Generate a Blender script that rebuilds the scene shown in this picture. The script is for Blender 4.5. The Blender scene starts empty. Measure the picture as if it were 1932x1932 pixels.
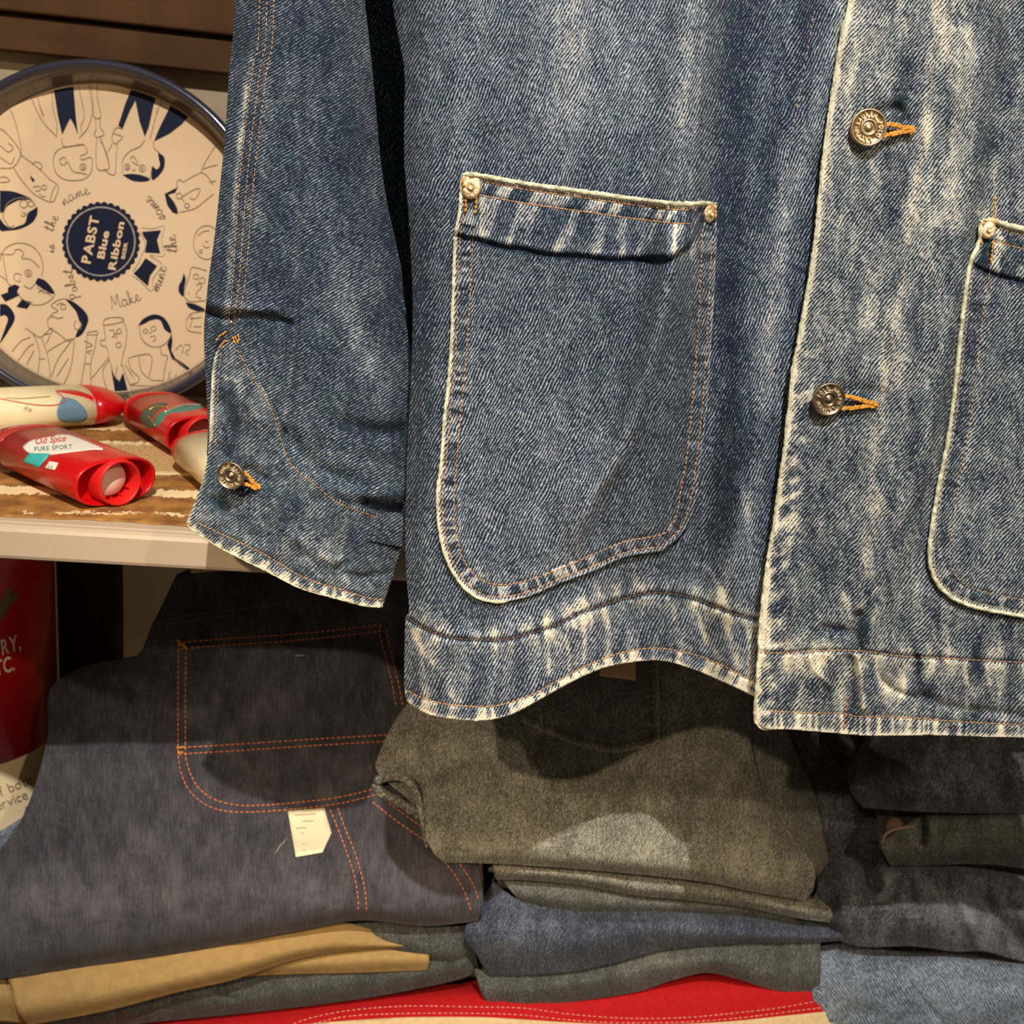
import bpy, bmesh, math, random
import numpy as np
from math import sin, cos, pi, radians, sqrt, atan2
from mathutils import Vector, Matrix, Euler
from mathutils.bvhtree import BVHTree

SC = bpy.context.scene
COL = SC.collection
random.seed(7)

# ------------------------------------------------------------------ camera, world, lights, exposure
H = 1.45
PITCH, YAW, ROLL, F = radians(17), radians(7), radians(5.7), 2100.0
RM = (Matrix.Rotation(-YAW, 3, 'Z') @ Matrix.Rotation(pi/2 - PITCH, 3, 'X') @ Matrix.Rotation(ROLL, 3, 'Z'))
cam_d = bpy.data.cameras.new('camera')
cam_d.sensor_width = 36
cam_d.lens = F/1932*36
cam_d.clip_start = 0.01
cam_d.dof.use_dof = True
cam_d.dof.focus_distance = 0.64
cam_d.dof.aperture_fstop = 15
cam = bpy.data.objects.new('camera', cam_d)
COL.objects.link(cam)
cam.matrix_world = Matrix.Translation((0, 0, H)) @ RM.to_4x4()
SC.camera = cam

w = bpy.data.worlds.new('shop'); SC.world = w; w.use_nodes = True
w.node_tree.nodes['Background'].inputs[0].default_value = (1.0, 0.80, 0.58, 1)
w.node_tree.nodes['Background'].inputs[1].default_value = 0.22

def lamp(name, loc, aim, power, col, r=0.03, size=75, blend=0.4):
    d = bpy.data.lights.new(name, 'SPOT'); d.energy = power; d.color = col
    d.shadow_soft_size = r; d.spot_size = radians(size); d.spot_blend = blend
    o = bpy.data.objects.new(name, d); COL.objects.link(o); o.location = loc
    o.rotation_euler = (Vector(aim) - Vector(loc)).to_track_quat('-Z', 'Y').to_euler()
    return o
lamp('track_spot', (0.02, -0.52, H+1.32), (0.05, .72, H-.35), 172, (1.0, .95, .88), .014)
lamp('track_spot', (-0.62, -0.95, H+0.86), (0.10, .82, H-.60), 120, (1.0, .78, .52), .02, 21, 1.0)
lamp('track_spot', (0.85, -0.95, H+1.00), (0.05, .72, H-.35), 46, (1.0, .80, .56), .02)

SC.view_settings.view_transform = 'Standard'
SC.view_settings.look = 'None'
SC.view_settings.gamma = 1
SC.view_settings.exposure = 0.0
SC.view_settings.use_curve_mapping = False

# ------------------------------------------------------------------ geometry helpers
RN = np.array(RM)
def rays(px, py):
    px = np.asarray(px, float); py = np.asarray(py, float)
    d = np.stack([(px-966)/F, -(py-966)/F, -np.ones_like(px)], -1)
    return d @ RN.T
def P(px, py, Y):
    d = rays(px, py)
    r = d*(np.asarray(Y, float)/d[..., 1])[..., None]
    r[..., 2] += H
    return r
def PT(px, py, Y): return Vector(P(px, py, Y))
def S(px, py, z):                       # point on the horizontal plane z
    d = rays(px, py); r = d*((z-H)/d[..., 2])[..., None]; r[..., 2] += H
    return Vector(r)

_T = np.random.RandomState(3).rand(512, 512)
def vn(x, y, seed=0):
    x = np.asarray(x, float)+seed*37.7; y = np.asarray(y, float)+seed*91.3
    xi = np.floor(x).astype(int); yi = np.floor(y).astype(int); fx = x-xi; fy = y-yi
    fx = fx*fx*(3-2*fx); fy = fy*fy*(3-2*fy)
    g = lambda a, b: _T[a & 511, b & 511]
    return (g(xi, yi)*(1-fx)+g(xi+1, yi)*fx)*(1-fy)+(g(xi, yi+1)*(1-fx)+g(xi+1, yi+1)*fx)*fy
def fbm(x, y, seed=0, o=3):
    r = 0; a = .5; t = 0
    for i in range(o):
        r = r+a*vn(x*2**i, y*2**i, seed+i*5); t += a; a *= .5
    return r/t
def sm(a, b, x):
    t = np.clip((x-a)/(b-a), 0, 1); return t*t*(3-2*t)

def dense(pts, step=6, closed=False):
    """Catmull-Rom curve through pts, resampled at about `step`."""
    p = np.array(pts, float)
    if closed: p = np.vstack([p[-1:], p, p[:2]])
    else: p = np.vstack([2*p[0]-p[1], p, 2*p[-1]-p[-2]])
    out = []
    for i in range(1, len(p)-2):
        a, b, c, d = p[i-1:i+3]
        L = np.linalg.norm((c-b)[:2]) if p.shape[1] == 2 else np.linalg.norm(c-b)
        n = max(2, int(L/step)); t = np.linspace(0, 1, n, endpoint=False)[:, None]
        out.append(.5*((2*b)+(-a+c)*t+(2*a-5*b+4*c-d)*t*t+(-a+3*b-3*c+d)*t**3))
    out.append(p[-2:-1])
    return np.vstack(out)
def lin(pts, step=6):
    p = np.array(pts, float); out = []
    for a, b in zip(p[:-1], p[1:]):
        n = max(1, int(np.linalg.norm(b-a)/step)); out.append(a+(b-a)*np.linspace(0, 1, n, endpoint=False)[:, None])
    out.append(p[-1:]); return np.vstack(out)

def pd(X, Y, pl):
    """unsigned distance, arc position, nearest point and side for a polyline"""
    pl = np.asarray(pl, float); sh = X.shape; x = X.ravel(); y = Y.ravel()
    best = np.full(x.shape, 1e18); s = np.zeros_like(x); nx = np.zeros_like(x); ny = np.zeros_like(x); sd = np.zeros_like(x)
    acc = 0
    for a, b in zip(pl[:-1], pl[1:]):
        d = b-a; L = np.hypot(*d)
        if L < 1e-9: continue
        t = np.clip(((x-a[0])*d[0]+(y-a[1])*d[1])/L**2, 0, 1)
        qx = a[0]+t*d[0]; qy = a[1]+t*d[1]; q = (x-qx)**2+(y-qy)**2
        m = q < best
        best[m] = q[m]; s[m] = (acc+t*L)[m]; nx[m] = qx[m]; ny[m] = qy[m]
        sd[m] = np.sign(d[0]*(y-a[1])-d[1]*(x-a[0]))[m]
        acc += L
    r = lambda v: v.reshape(sh)
    return r(np.sqrt(best)), r(s), r(nx), r(ny), r(sd)
def inside(X, Y, poly):
    r = np.zeros(X.shape, bool); n = len(poly)
    for i in range(n):
        x1, y1 = poly[i]; x2, y2 = poly[(i+1) % n]
        if y1 == y2: continue
        c = ((y1 > Y) != (y2 > Y)) & (X < (x2-x1)*(Y-y1)/(y2-y1)+x1)
        r ^= c
    return r

def mesh_obj(name, V, Fc, mat=None, parent=None, uv=None, attr=None, smooth=True):
    me = bpy.data.meshes.new(name)
    V = np.asarray(V, np.float32).reshape(-1, 3)
    if isinstance(Fc, np.ndarray):
        k = Fc.shape[1]; n = len(Fc)
        me.vertices.add(len(V)); me.vertices.foreach_set('co', V.ravel())
        me.loops.add(n*k); me.loops.foreach_set('vertex_index', Fc.astype(np.int32).ravel())
        me.polygons.add(n); me.polygons.foreach_set('loop_start', np.arange(0, n*k, k, dtype=np.int32))
        me.update(calc_edges=True)
    else:
        me.from_pydata([tuple(map(float, v)) for v in V], [], Fc); me.update()
    if uv is not None:
        l = me.uv_layers.new(name='UVMap'); idx = np.zeros(len(me.loops), np.int32); me.loops.foreach_get('vertex_index', idx)
        l.data.foreach_set('uv', (np.asarray(uv, np.float32)[idx]/1000).ravel())
    if attr:
        for k, v in attr.items():
            a = me.attributes.new(k, 'FLOAT', 'POINT'); a.data.foreach_set('value', np.asarray(v, np.float32).ravel())
    if smooth: me.polygons.foreach_set('use_smooth', [True]*len(me.polygons))
    me.validate()
    o = bpy.data.objects.new(name, me); COL.objects.link(o)
    if mat: me.materials.append(mat)
    if parent: o.parent = parent
    return o
def thing(name, label, cat, group=None):
    o = bpy.data.objects.new(name, None); COL.objects.link(o); o['label'] = label; o['category'] = cat
    if group: o['group'] = group
    return o
def tag(o, label, cat, group=None):
    o['label'] = label; o['category'] = cat
    if group: o['group'] = group
    return o

def panel(name, outline, depth, wear, mat, parent, step=3.0, thick=.0016, snap=True):
    """A cloth panel cut to `outline` (in pattern units), laid at depth(x, y)."""
    ol = np.array(outline, float)
    x0, y0 = ol.min(0)-step; x1, y1 = ol.max(0)+step
    xs = np.arange(x0, x1+step, step); ys = np.arange(y0, y1+step, step)
    X, Y = np.meshgrid(xs, ys)
    ins = inside(X, Y, ol)
    cl = np.vstack([ol, ol[:1]])
    # keep a cell when most of it is inside
    ci = (ins[:-1, :-1].astype(int)+ins[1:, :-1]+ins[:-1, 1:]+ins[1:, 1:]) >= 2
    used = np.zeros(X.shape, bool)
    for a, b in ((0, 0), (0, 1), (1, 0), (1, 1)):
        used[a:a+ci.shape[0], b:b+ci.shape[1]] |= ci
    if snap:                                   # border vertices go to the outline
        full = np.zeros(X.shape, int)
        for a, b in ((0, 0), (0, 1), (1, 0), (1, 1)): full[a:a+ci.shape[0], b:b+ci.shape[1]] += ci
        bd = used & (full < 4)
        iy, ix = np.nonzero(bd)
        _, _, nx, ny, _ = pd(X[iy, ix], Y[iy, ix], cl)
        X = X.copy(); Y = Y.copy(); X[iy, ix] = nx; Y[iy, ix] = ny
    idx = -np.ones(X.shape, int); iy, ix = np.nonzero(used); idx[iy, ix] = np.arange(len(iy))
    px, py = X[iy, ix], Y[iy, ix]
    D = depth(px, py); V = P(px, py, D); wv = wear(px, py)
    cy, cx = np.nonzero(ci)
    Fc = np.stack([idx[cy, cx], idx[cy+1, cx], idx[cy+1, cx+1], idx[cy, cx+1]], 1)
    o = mesh_obj(name, V, Fc, mat, parent, np.stack([px, -py], 1), {'wear': wv})
    if thick:
        m = o.modifiers.new('thickness', 'SOLIDIFY'); m.thickness = thick; m.offset = -1
    return o

def sweep(paths, rad, nseg=6, cap=True, prof=None):
    """list of 3-D paths -> tube mesh data; rad is a number or function(i,n)"""
    V = []; Fc = []
    for p in paths:
        p = np.asarray(p, float); n = len(p)
        if n < 2: continue
        T = np.gradient(p, axis=0); T /= np.linalg.norm(T, axis=1)[:, None]+1e-12
        up = np.array([0, -1., 0.1]); base = len(V)
        for i in range(n):
            a = np.cross(T[i], up); a /= np.linalg.norm(a)+1e-12; b = np.cross(a, T[i])
            r = rad(i, n) if callable(rad) else rad
            for k in range(nseg):
                t = 2*pi*k/nseg; V.append(p[i]+r*(cos(t)*a+sin(t)*b))
        for i in range(n-1):
            for k in range(nseg):
                k2 = (k+1) % nseg
                Fc.append([base+i*nseg+k, base+i*nseg+k2, base+(i+1)*nseg+k2, base+(i+1)*nseg+k])
        if cap:
            Fc.append([base+k for k in range(nseg)][::-1]); Fc.append([base+(n-1)*nseg+k for k in range(nseg)])
    return V, Fc
def cap_r(r):
    return lambda i, n: r*(0.45 if i in (0, n-1) else 1)

def stitches(name, curves, place, mat, parent, dash=9, gap=2.5, r=.00042, jit=.5):
    """rows of thread stitches: each curve in pattern units, place(x,y)->3-D points on the cloth"""
    paths = []
    for c in curves:
        c = dense(c, 1.5) if len(c) > 1 else c
        L = np.r_[0, np.cumsum(np.hypot(*np.diff(c, axis=0).T))]
        s = random.random()*3
        while s+dash < L[-1]:
            q = np.linspace(s, s+dash, 4)
            x = np.interp(q, L, c[:, 0]); y = np.interp(q, L, c[:, 1])
            x[0] += random.uniform(-jit, jit); x[-1] += random.uniform(-jit, jit); y[0] += random.uniform(-jit, jit)
            paths.append((x, y)); s += dash+gap*random.uniform(.6, 1.4)
    if not paths: return None
    X = np.concatenate([p[0] for p in paths]); Y = np.concatenate([p[1] for p in paths])
    Q = place(X, Y).reshape(-1, 4, 3)
    d = Q-np.array([0, 0, H]); d /= np.linalg.norm(d, axis=2)[..., None]
    Q = Q-d*np.array([.1, .9, .9, .1])[None, :, None]*r*1.1
    V, Fc = sweep(list(Q), cap_r(r), 5)
    return mesh_obj(name, V, Fc, mat, parent)

def lathe(profile, n=32):
    """profile [(r, h)] about +h axis -> verts (x, y, h), faces"""
    V = []; Fc = []
    for r, h in profile:
        for k in range(n):
            t = 2*pi*k/n; V.append((r*cos(t), r*sin(t), h))
    m = len(profile)
    for i in range(m-1):
        for k in range(n):
            k2 = (k+1) % n; Fc.append([i*n+k, i*n+k2, (i+1)*n+k2, (i+1)*n+k])
    Fc.append(list(range(n))[::-1]); Fc.append([(m-1)*n+k for k in range(n)])
    return np.array(V), Fc
def frame_mat(org, nrm, up=(0, 0, 1)):
    n = Vector(nrm).normalized(); x = Vector(up).cross(n).normalized(); y = n.cross(x)
    M = Matrix((x, y, n)).transposed().to_4x4(); M.translation = Vector(org); return M
def xf(V, M):
    A = np.array(M); V = np.asarray(V, float); return V @ A[:3, :3].T + A[:3, 3]
def hitter(objs):
    V = []; Fc = []
    for o in objs:
        b = len(V); V += [v.co.copy() for v in o.data.vertices]; Fc += [[b+i for i in p.vertices] for p in o.data.polygons]
    t = BVHTree.FromPolygons(V, Fc)
    def place(X, Y):
        D = rays(X, Y); out = []
        last = None
        for d in np.atleast_2d(D):
            h = t.ray_cast(Vector((0, 0, H)), Vector(d))[0]
            if h is None: h = last if last is not None else Vector((0, 0, H))+Vector(d)/d[1]*.85
            last = h; out.append(tuple(h))
        return np.array(out)
    return place

# ------------------------------------------------------------------ materials
def newmat(name):
    m = bpy.data.materials.new(name); m.use_nodes = True; nt = m.node_tree
    return m, nt, nt.nodes['Principled BSDF']
class NB:
    def __init__(s, nt): s.nt = nt
    def n(s, t, **k):
        o = s.nt.nodes.new(t)
        for a, b in k.items(): setattr(o, a, b)
        return o
    def put(s, sock, v):
        if hasattr(v, 'is_output') or isinstance(v, bpy.types.NodeSocket): s.nt.links.new(v, sock)
        else: sock.default_value = v
    def m(s, op, a, b=0.0, c=0.0):
        o = s.n('ShaderNodeMath', operation=op)
        s.put(o.inputs[0], a); s.put(o.inputs[1], b); s.put(o.inputs[2], c); return o.outputs[0]
    def xyz(s, x, y, z=0.0):
        o = s.n('ShaderNodeCombineXYZ'); s.put(o.inputs[0], x); s.put(o.inputs[1], y); s.put(o.inputs[2], z); return o.outputs[0]
    def noise(s, vec, scale, detail=2.0, rough=.5, dim='3D'):
        o = s.n('ShaderNodeTexNoise', noise_dimensions=dim); s.put(o.inputs['Vector'], vec)
        s.put(o.inputs['Scale'], scale); s.put(o.inputs['Detail'], detail); s.put(o.inputs['Roughness'], rough); return o.outputs[0]
    def mr(s, v, a, b, c=0.0, d=1.0, smooth=True):
        o = s.n('ShaderNodeMapRange', interpolation_type='SMOOTHSTEP' if smooth else 'LINEAR')
        s.put(o.inputs['Value'], v); s.put(o.inputs['From Min'], a); s.put(o.inputs['From Max'], b)
        s.put(o.inputs['To Min'], c); s.put(o.inputs['To Max'], d); return o.outputs['Result']
    def mix(s, f, a, b):
        o = s.n('ShaderNodeMix', data_type='RGBA'); s.put(o.inputs[0], f)
        s.put(o.inputs[6], a if not isinstance(a, tuple) else (*a[:3], 1)); s.put(o.inputs[7], b if not isinstance(b, tuple) else (*b[:3], 1)); return o.outputs[2]
    def bump(s, h, strength, dist):
        o = s.n('ShaderNodeBump'); s.put(o.inputs['Height'], h); s.put(o.inputs['Strength'], strength); s.put(o.inputs['Distance'], dist); return o.outputs[0]

def denim(name, dark, dark2, pale, cream, ang=60, period=5.0, tw=.58, sp=.66, fi=.72, cl=.24, soft=.21, bump=.6, vert=0.0, clo=(.50, .92), fleck=0.0):
    m, nt, b = newmat(name); N = NB(nt)
    uv = N.n('ShaderNodeUVMap').outputs[0]
    sx = N.n('ShaderNodeSeparateXYZ'); nt.links.new(uv, sx.inputs[0])
    x = N.m('MULTIPLY', sx.outputs[0], 1000.); y = N.m('MULTIPLY', sx.outputs[1], -1000.)
    wob = N.noise(N.xyz(x, y), .012, 2.)
    x2 = N.m('ADD', x, N.m('MULTIPLY', wob, 26.))
    th = radians(ang)
    ac = N.m('ADD', N.m('MULTIPLY', x2, sin(th)), N.m('MULTIPLY', y, cos(th)))
    al = N.m('SUBTRACT', N.m('MULTIPLY', x2, cos(th)), N.m('MULTIPLY', y, sin(th)))
    twl = N.m('MULTIPLY_ADD', N.m('SINE', N.m('MULTIPLY', ac, 2*pi/period)), .5, .5)
    spk = N.noise(N.xyz(N.m('MULTIPLY', ac, 1/period*1.1), N.m('MULTIPLY', al, 1/9.)), 1., 2., .6)
    fin = N.noise(N.xyz(x, y), .42, 2., .7)
    ver = N.noise(N.xyz(N.m('MULTIPLY', x, .30), N.m('MULTIPLY', y, .03)), 1., 3., .6)
    cld = N.noise(N.xyz(N.m('MULTIPLY', x, .035), N.m('MULTIPLY', y, .016)), 1., 4., .6)
    at = N.n('ShaderNodeAttribute', attribute_name='wear').outputs['Fac']  # worn fade, plus fold shade painted into the colour
    v = N.m('ADD', at, N.m('MULTIPLY', N.m('SUBTRACT', twl, .5), tw))
    v = N.m('ADD', v, N.m('MULTIPLY', N.m('SUBTRACT', spk, .5), sp*2))
    v = N.m('ADD', v, N.m('MULTIPLY', N.m('SUBTRACT', fin, .5), fi*2))
    v = N.m('ADD', v, N.m('MULTIPLY', N.m('SUBTRACT', cld, .5), cl*2))
    if vert: v = N.m('ADD', v, N.m('MULTIPLY', N.m('SUBTRACT', ver, .5), vert*2))
    fac = N.mr(v, .5-soft, .5+soft)
    c1 = N.mix(N.mr(N.noise(N.xyz(x, y), .018, 2.), .35, .65), dark, dark2)
    c2 = N.mix(N.mr(at, *clo), pale, cream)
    c2 = N.mix(N.m('MULTIPLY', N.mr(v, .72, 1.05), fleck), c2, (.86, .83, .74))
    nt.links.new(N.mix(fac, c1, c2), b.inputs['Base Color'])
    b.inputs['Roughness'].default_value = .92
    b.inputs['Specular IOR Level'].default_value = .15
    b.inputs['Sheen Weight'].default_value = .08
    hh = N.m('ADD', N.m('MULTIPLY', twl, .6), N.m('ADD', spk, N.m('MULTIPLY', fin, .7)))
    nt.links.new(N.bump(hh, bump, .0004), b.inputs['Normal'])
    return m

def plain(name, col, rough=.6, metal=0., bump=0, bscale=300, var=0, spec=.5, coat=0, sss=0):
    m, nt, b = newmat(name); N = NB(nt)
    tc = N.n('ShaderNodeTexCoord').outputs['Object']
    nz = N.noise(tc, bscale, 3.)
    if var:
        lo = tuple(c*(1-var) for c in col); hi = tuple(min(1, c*(1+var)) for c in col)
        nt.links.new(N.mix(N.mr(N.noise(tc, bscale*.15, 4.), .3, .7), lo, hi), b.inputs['Base Color'])
    else:
        nt.links.new(N.mix(N.mr(nz, .2, .8), col, tuple(min(1, c*1.03) for c in col)), b.inputs['Base Color'])
    b.inputs['Roughness'].default_value = rough; b.inputs['Metallic'].default_value = metal
    b.inputs['Specular IOR Level'].default_value = spec
    b.inputs['Coat Weight'].default_value = coat; b.inputs['Coat Roughness'].default_value = .08
    if bump: nt.links.new(N.bump(nz, bump, .001), b.inputs['Normal'])
    return m

NAVY = (.010, .016, .039); TEAL = (.010, .024, .039); PALE = (.27, .315, .385); CREAM = (.80, .74, .52)
M_BODY = denim('washed denim, steep twill', NAVY, TEAL, PALE, CREAM, 62, 5.2, fleck=.75)
M_PLACK = denim('washed denim, placket', NAVY, TEAL, (.33, .36, .375), CREAM, 50, 5.2, cl=.36, clo=(.46, .92), fleck=.7)
M_SLEEVE = denim('washed denim, sleeve', NAVY, TEAL, (.20, .245, .30), CREAM, 33, 5.0, fleck=.7)
M_CUFF = denim('washed denim, cuff', NAVY, (.02, .04, .065), (.23, .265, .29), CREAM, 40, 5.0, cl=.42, fleck=.6)
M_EDGE = plain('frayed cotton edge', (.80, .74, .52), .95, bump=1.0, bscale=1500, var=.35, spec=.1)
M_THR = plain('copper brown thread', (.50, .26, .12), .8, bump=.5, bscale=2500, var=.3)
M_THR_DK = plain('dark brown thread', (.16, .075, .035), .85, bump=.5, bscale=2500, var=.3)
M_THR_OR = plain('orange thread', (.85, .36, .045), .75, bump=.8, bscale=2500, var=.25)
M_THR_PK = plain('faded pink thread', (.55, .36, .25), .85, bump=.5, bscale=2500, var=.3)
M_THR_RU = plain('rust orange thread', (.62, .19, .07), .8, bump=.5, bscale=2500, var=.2)
M_BRASS = plain('aged brass', (.60, .46, .26), .28, 1., bump=.15, bscale=900, var=.25)
M_BRONZE = plain('dark bronze', (.26, .20, .14), .38, .9, bump=.1, bscale=900, var=.3)
M_BUTB = plain('antique brass', (.42, .31, .18), .36, .9, bump=.1, bscale=900, var=.3)
M_LETT = plain('worn bright brass', (.85, .72, .48), .5, .6)
M_COPPER = plain('pale copper', (.90, .60, .34), .42, .75, bump=.6, bscale=700, var=.18)

# ------------------------------------------------------------------ text helpers
_gl = {}
def glyph(ch, bold=0.0):
    k = (ch, bold)
    if k in _gl: return _gl[k]
    cu = bpy.data.curves.new('t', 'FONT'); cu.body = ch; cu.size = 1; cu.offset = bold; cu.resolution_u = 4
    ob = bpy.data.objects.new('t', cu); COL.objects.link(ob)
    bpy.context.view_layer.update()
    dg = bpy.context.evaluated_depsgraph_get(); me = ob.evaluated_get(dg).to_mesh()
    V = [(v.co.x, v.co.y) for v in me.vertices]; Fc = [list(p.vertices) for p in me.polygons]
    xs = [v[0] for v in V] or [0, .3]
    r = (V, Fc, min(xs), max(xs)); ob.evaluated_get(dg).to_mesh_clear()
    bpy.data.objects.remove(ob); bpy.data.curves.remove(cu)
    _gl[k] = r; return r
def text_line(s, size, bold=0, gap=.08, sx=1, shear=0, thick=False):
    """2-D text, origin at the left of the baseline"""
    V = []; Fc = []; x = 0
    for ch in s:
        if ch == ' ': x += .35*size*sx; continue
        gv, gf, a, b_ = glyph(ch, bold); b0 = len(V)
        V += [((x+(vx-a)*size*sx+vy*size*shear), vy*size) for vx, vy in gv]; Fc += [[b0+i for i in f] for f in gf]
        x += (b_-a+gap)*size*sx
    return V, Fc, x-gap*size*sx
def ring_text(s, r, size, a0, a1, bold=0, inward=False):
    V = []; Fc = []; n = len(s)
    for i, ch in enumerate(s):
        if ch == ' ': continue
        t = a0+(a1-a0)*(i+.5)/n; gv, gf, a, b_ = glyph(ch, bold); b0 = len(V); c = (a+b_)/2
        rot = t-pi/2
        for vx, vy in gv:
            lx, ly = (vx-c)*size*.85, vy*size
            V.append((cos(rot)*lx-sin(rot)*ly+r*cos(t), sin(rot)*lx+cos(rot)*ly+r*sin(t)))
        Fc += [[b0+j for j in f] for f in gf]
    return V, Fc
def flip(Fc): return [f[::-1] for f in Fc]

# ------------------------------------------------------------------ the setting
TOP = H-.2515                       # top of the steel shelf
M_WALL = plain('rough plaster wall', (.30, .23, .15), .9, bump=1.2, bscale=60, var=.3)
M_RAIL = plain('brown painted board', (.070, .033, .014), .8, bump=.25, bscale=90, var=.18, spec=.12)
M_STEEL = plain('warm grey enamelled steel', (.50, .39, .275), .42, bump=.03, bscale=200, spec=.4)
M_BLACK = plain('black painted upright', (.006, .005, .004), .8)
M_INNER = plain('beige cabinet board', (.78, .66, .46), .85, bump=.2, bscale=80, var=.1)
M_FLOOR = plain('dark floor', (.05, .04, .03), .7)

def boxv(x0, x1, y0, y1, z0, z1):
    V = [(x, y, z) for x in (x0, x1) for y in (y0, y1) for z in (z0, z1)]
    return V, [[0, 1, 3, 2], [4, 6, 7, 5], [0, 4, 5, 1], [2, 3, 7, 6], [0, 2, 6, 4], [1, 5, 7, 3]]
def box(name, dims, mat, parent=None, bevel=0, seg=2):
    V, Fc = boxv(*dims); o = mesh_obj(name, V, Fc, mat, parent, smooth=False)
    bm = bmesh.new(); bm.from_mesh(o.data); bmesh.ops.recalc_face_normals(bm, faces=bm.faces)
    if bevel: bmesh.ops.bevel(bm, geom=bm.edges[:]+bm.verts[:], offset=bevel, segments=seg, affect='EDGES', profile=.5)
    bm.to_mesh(o.data); bm.free()
    if bevel: o.data.polygons.foreach_set('use_smooth', [True]*len(o.data.polygons)); m = o.modifiers.new('wn', 'WEIGHTED_NORMAL')
    return o
def structure(o): o['kind'] = 'structure'; return o

structure(box('floor', (-2.2, 2.6, -1.6, 1.32, -.05, 0), M_FLOOR))
structure(box('wall_back', (-2.2, 2.6, 1.26, 1.36, 0, 2.9), M_WALL))
# plaster face above the shelf
structure(box('wall_panel', (-1.2, 1.6, 1.150, 1.262, TOP-.03, 2.4), M_WALL))
# cabinet back under the shelf
structure(box('cabinet_back', (-1.2, 1.6, 1.235, 1.262, .3, TOP-.04), M_INNER))
# brown rail with a groove over the tray
rail = structure(box('trim_1', (-1.2, 1.6, 1.128, 1.151, H+.0600, H+.0895), M_RAIL, bevel=.002))
structure(box('trim_2', (-1.2, 1.6, 1.120, 1.151, H+.0925, H+.42), M_RAIL, bevel=.003))

# steel shelf with a folded lip
sh = thing('display_shelf', 'warm grey steel display shelf with a folded front lip, holding the tray', 'shelf')
box('shelf_board', (-1.2, 1.6, 0.7245, 1.148, TOP-.006, TOP), M_STEEL, sh, bevel=.0012)
lipV = []; lipF = []
prof = [(.724, TOP-.0005), (.7205, TOP-.0008), (.7178, TOP-.0022), (.7165, TOP-.0045), (.7163, TOP-.021), (.7172, TOP-.0232), (.719, TOP-.0243), (.745, TOP-.0245), (.745, TOP-.022), (.724, TOP-.021), (.722, TOP-.010)]
for x in (-1.2, 1.6):
    for y, z in prof: lipV.append((x, y, z))
n = len(prof)
for i in range(n): lipF.append([i, (i+1) % n, n+(i+1) % n, n+i])
lipF += [list(range(n)), list(range(n, 2*n))[::-1]]
mesh_obj('front_lip', lipV, flip(lipF), M_STEEL, sh, smooth=False)
# uprights and lower shelf
LOW = H-.885
x0 = P(107, 1180, 1.12)[0]; x1 = P(217, 1180, 1.12)[0]
tag(box('shelf_upright', (x0, x1, 1.12, 1.16, LOW, TOP-.0065), M_BLACK, bevel=.003), 'black upright post between the red tin and the dark indigo trousers', 'post')
LOW = H-.885
tag(box('lower_shelf', (-1.2, 1.6, .76, 1.232, LOW-.03, LOW), M_STEEL, bevel=.002), 'lower shelf board under the stacks of folded trousers', 'shelf')

# ------------------------------------------------------------------ the jacket
jk = thing('denim_jacket', 'faded blue denim chore jacket hanging in front of the shelves', 'jacket')
jk['label'] = 'faded blue denim chore jacket with patch pockets, hanging in front of the shelves'

G = lambda d, w_: np.exp(-(d/w_)**2)
side_edge = dense([(700, -560), (728, -220), (740, 0), (757, 100), (763, 150), (762, 300), (770, 400), (778, 550), (776, 700), (768, 860), (765, 1000), (766, 1080), (772, 1150), (765, 1168), (763, 1230), (763, 1300), (768, 1325)], 5)
hemL = dense([(768, 1325), (800, 1345), (840, 1355), (905, 1360), (960, 1350), (1010, 1325), (1060, 1297), (1110, 1272), (1160, 1255), (1240, 1246), (1300, 1260), (1360, 1285), (1400, 1303), (1430, 1316), (1500, 1330)], 5)
outL = np.vstack([side_edge, hemL[1:], [(1560, 1330), (1660, 700), (1700, 0), (1780, -560)]])
seamL = dense([(764, 1163), (800, 1185), (850, 1203), (930, 1208), (970, 1203), (1040, 1183), (1100, 1155), (1160, 1135), (1210, 1122), (1250, 1119), (1300, 1127), (1350, 1145), (1400, 1163), (1500, 1185)])
stL = dense([(768, 1303), (800, 1318), (850, 1330), (900, 1333), (940, 1331), (1000, 1312), (1060, 1280), (1120, 1250), (1180, 1230), (1240, 1223), (1300, 1233), (1350, 1250), (1400, 1275), (1450, 1300)])

pk1 = dense([(872, 329), (905, 331), (1000, 348), (1100, 362), (1200, 376), (1280, 385), (1318, 384), (1352, 384)], 5)
pk1r = dense([(1352, 384), (1353, 440), (1349, 520), (1345, 600), (1335, 760), (1325, 850), (1315, 930), (1302, 980), (1283, 1012), (1250, 1040)], 5)
pk1b = dense([(1250, 1040), (1180, 1052), (1120, 1078), (1060, 1100), (1000, 1125), (950, 1135), (910, 1131), (880, 1112), (855, 1080), (838, 1040), (828, 990), (826, 930), (832, 880), (838, 800), (850, 680), (855, 560), (859, 450), (867, 400), (872, 329)], 5)
out1 = np.vstack([pk1, pk1r[1:], pk1b[1:-1]])
pk1_side = np.vstack([pk1r, pk1b[1:]])
facing1 = dense([(858, 441), (880, 449), (900, 452), (950, 466), (985, 470), (1030, 480), (1100, 484), (1150, 490), (1200, 489), (1262, 490)])
fold1 = dense([(1322, 396), (1316, 430), (1300, 462), (1262, 492)])
ridge1 = dense([(1290, 395), (1275, 460), (1262, 520), (1240, 620), (1215, 720), (1190, 800), (1160, 870), (1120, 930), (1092, 1000), (1080, 1060)])

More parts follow.
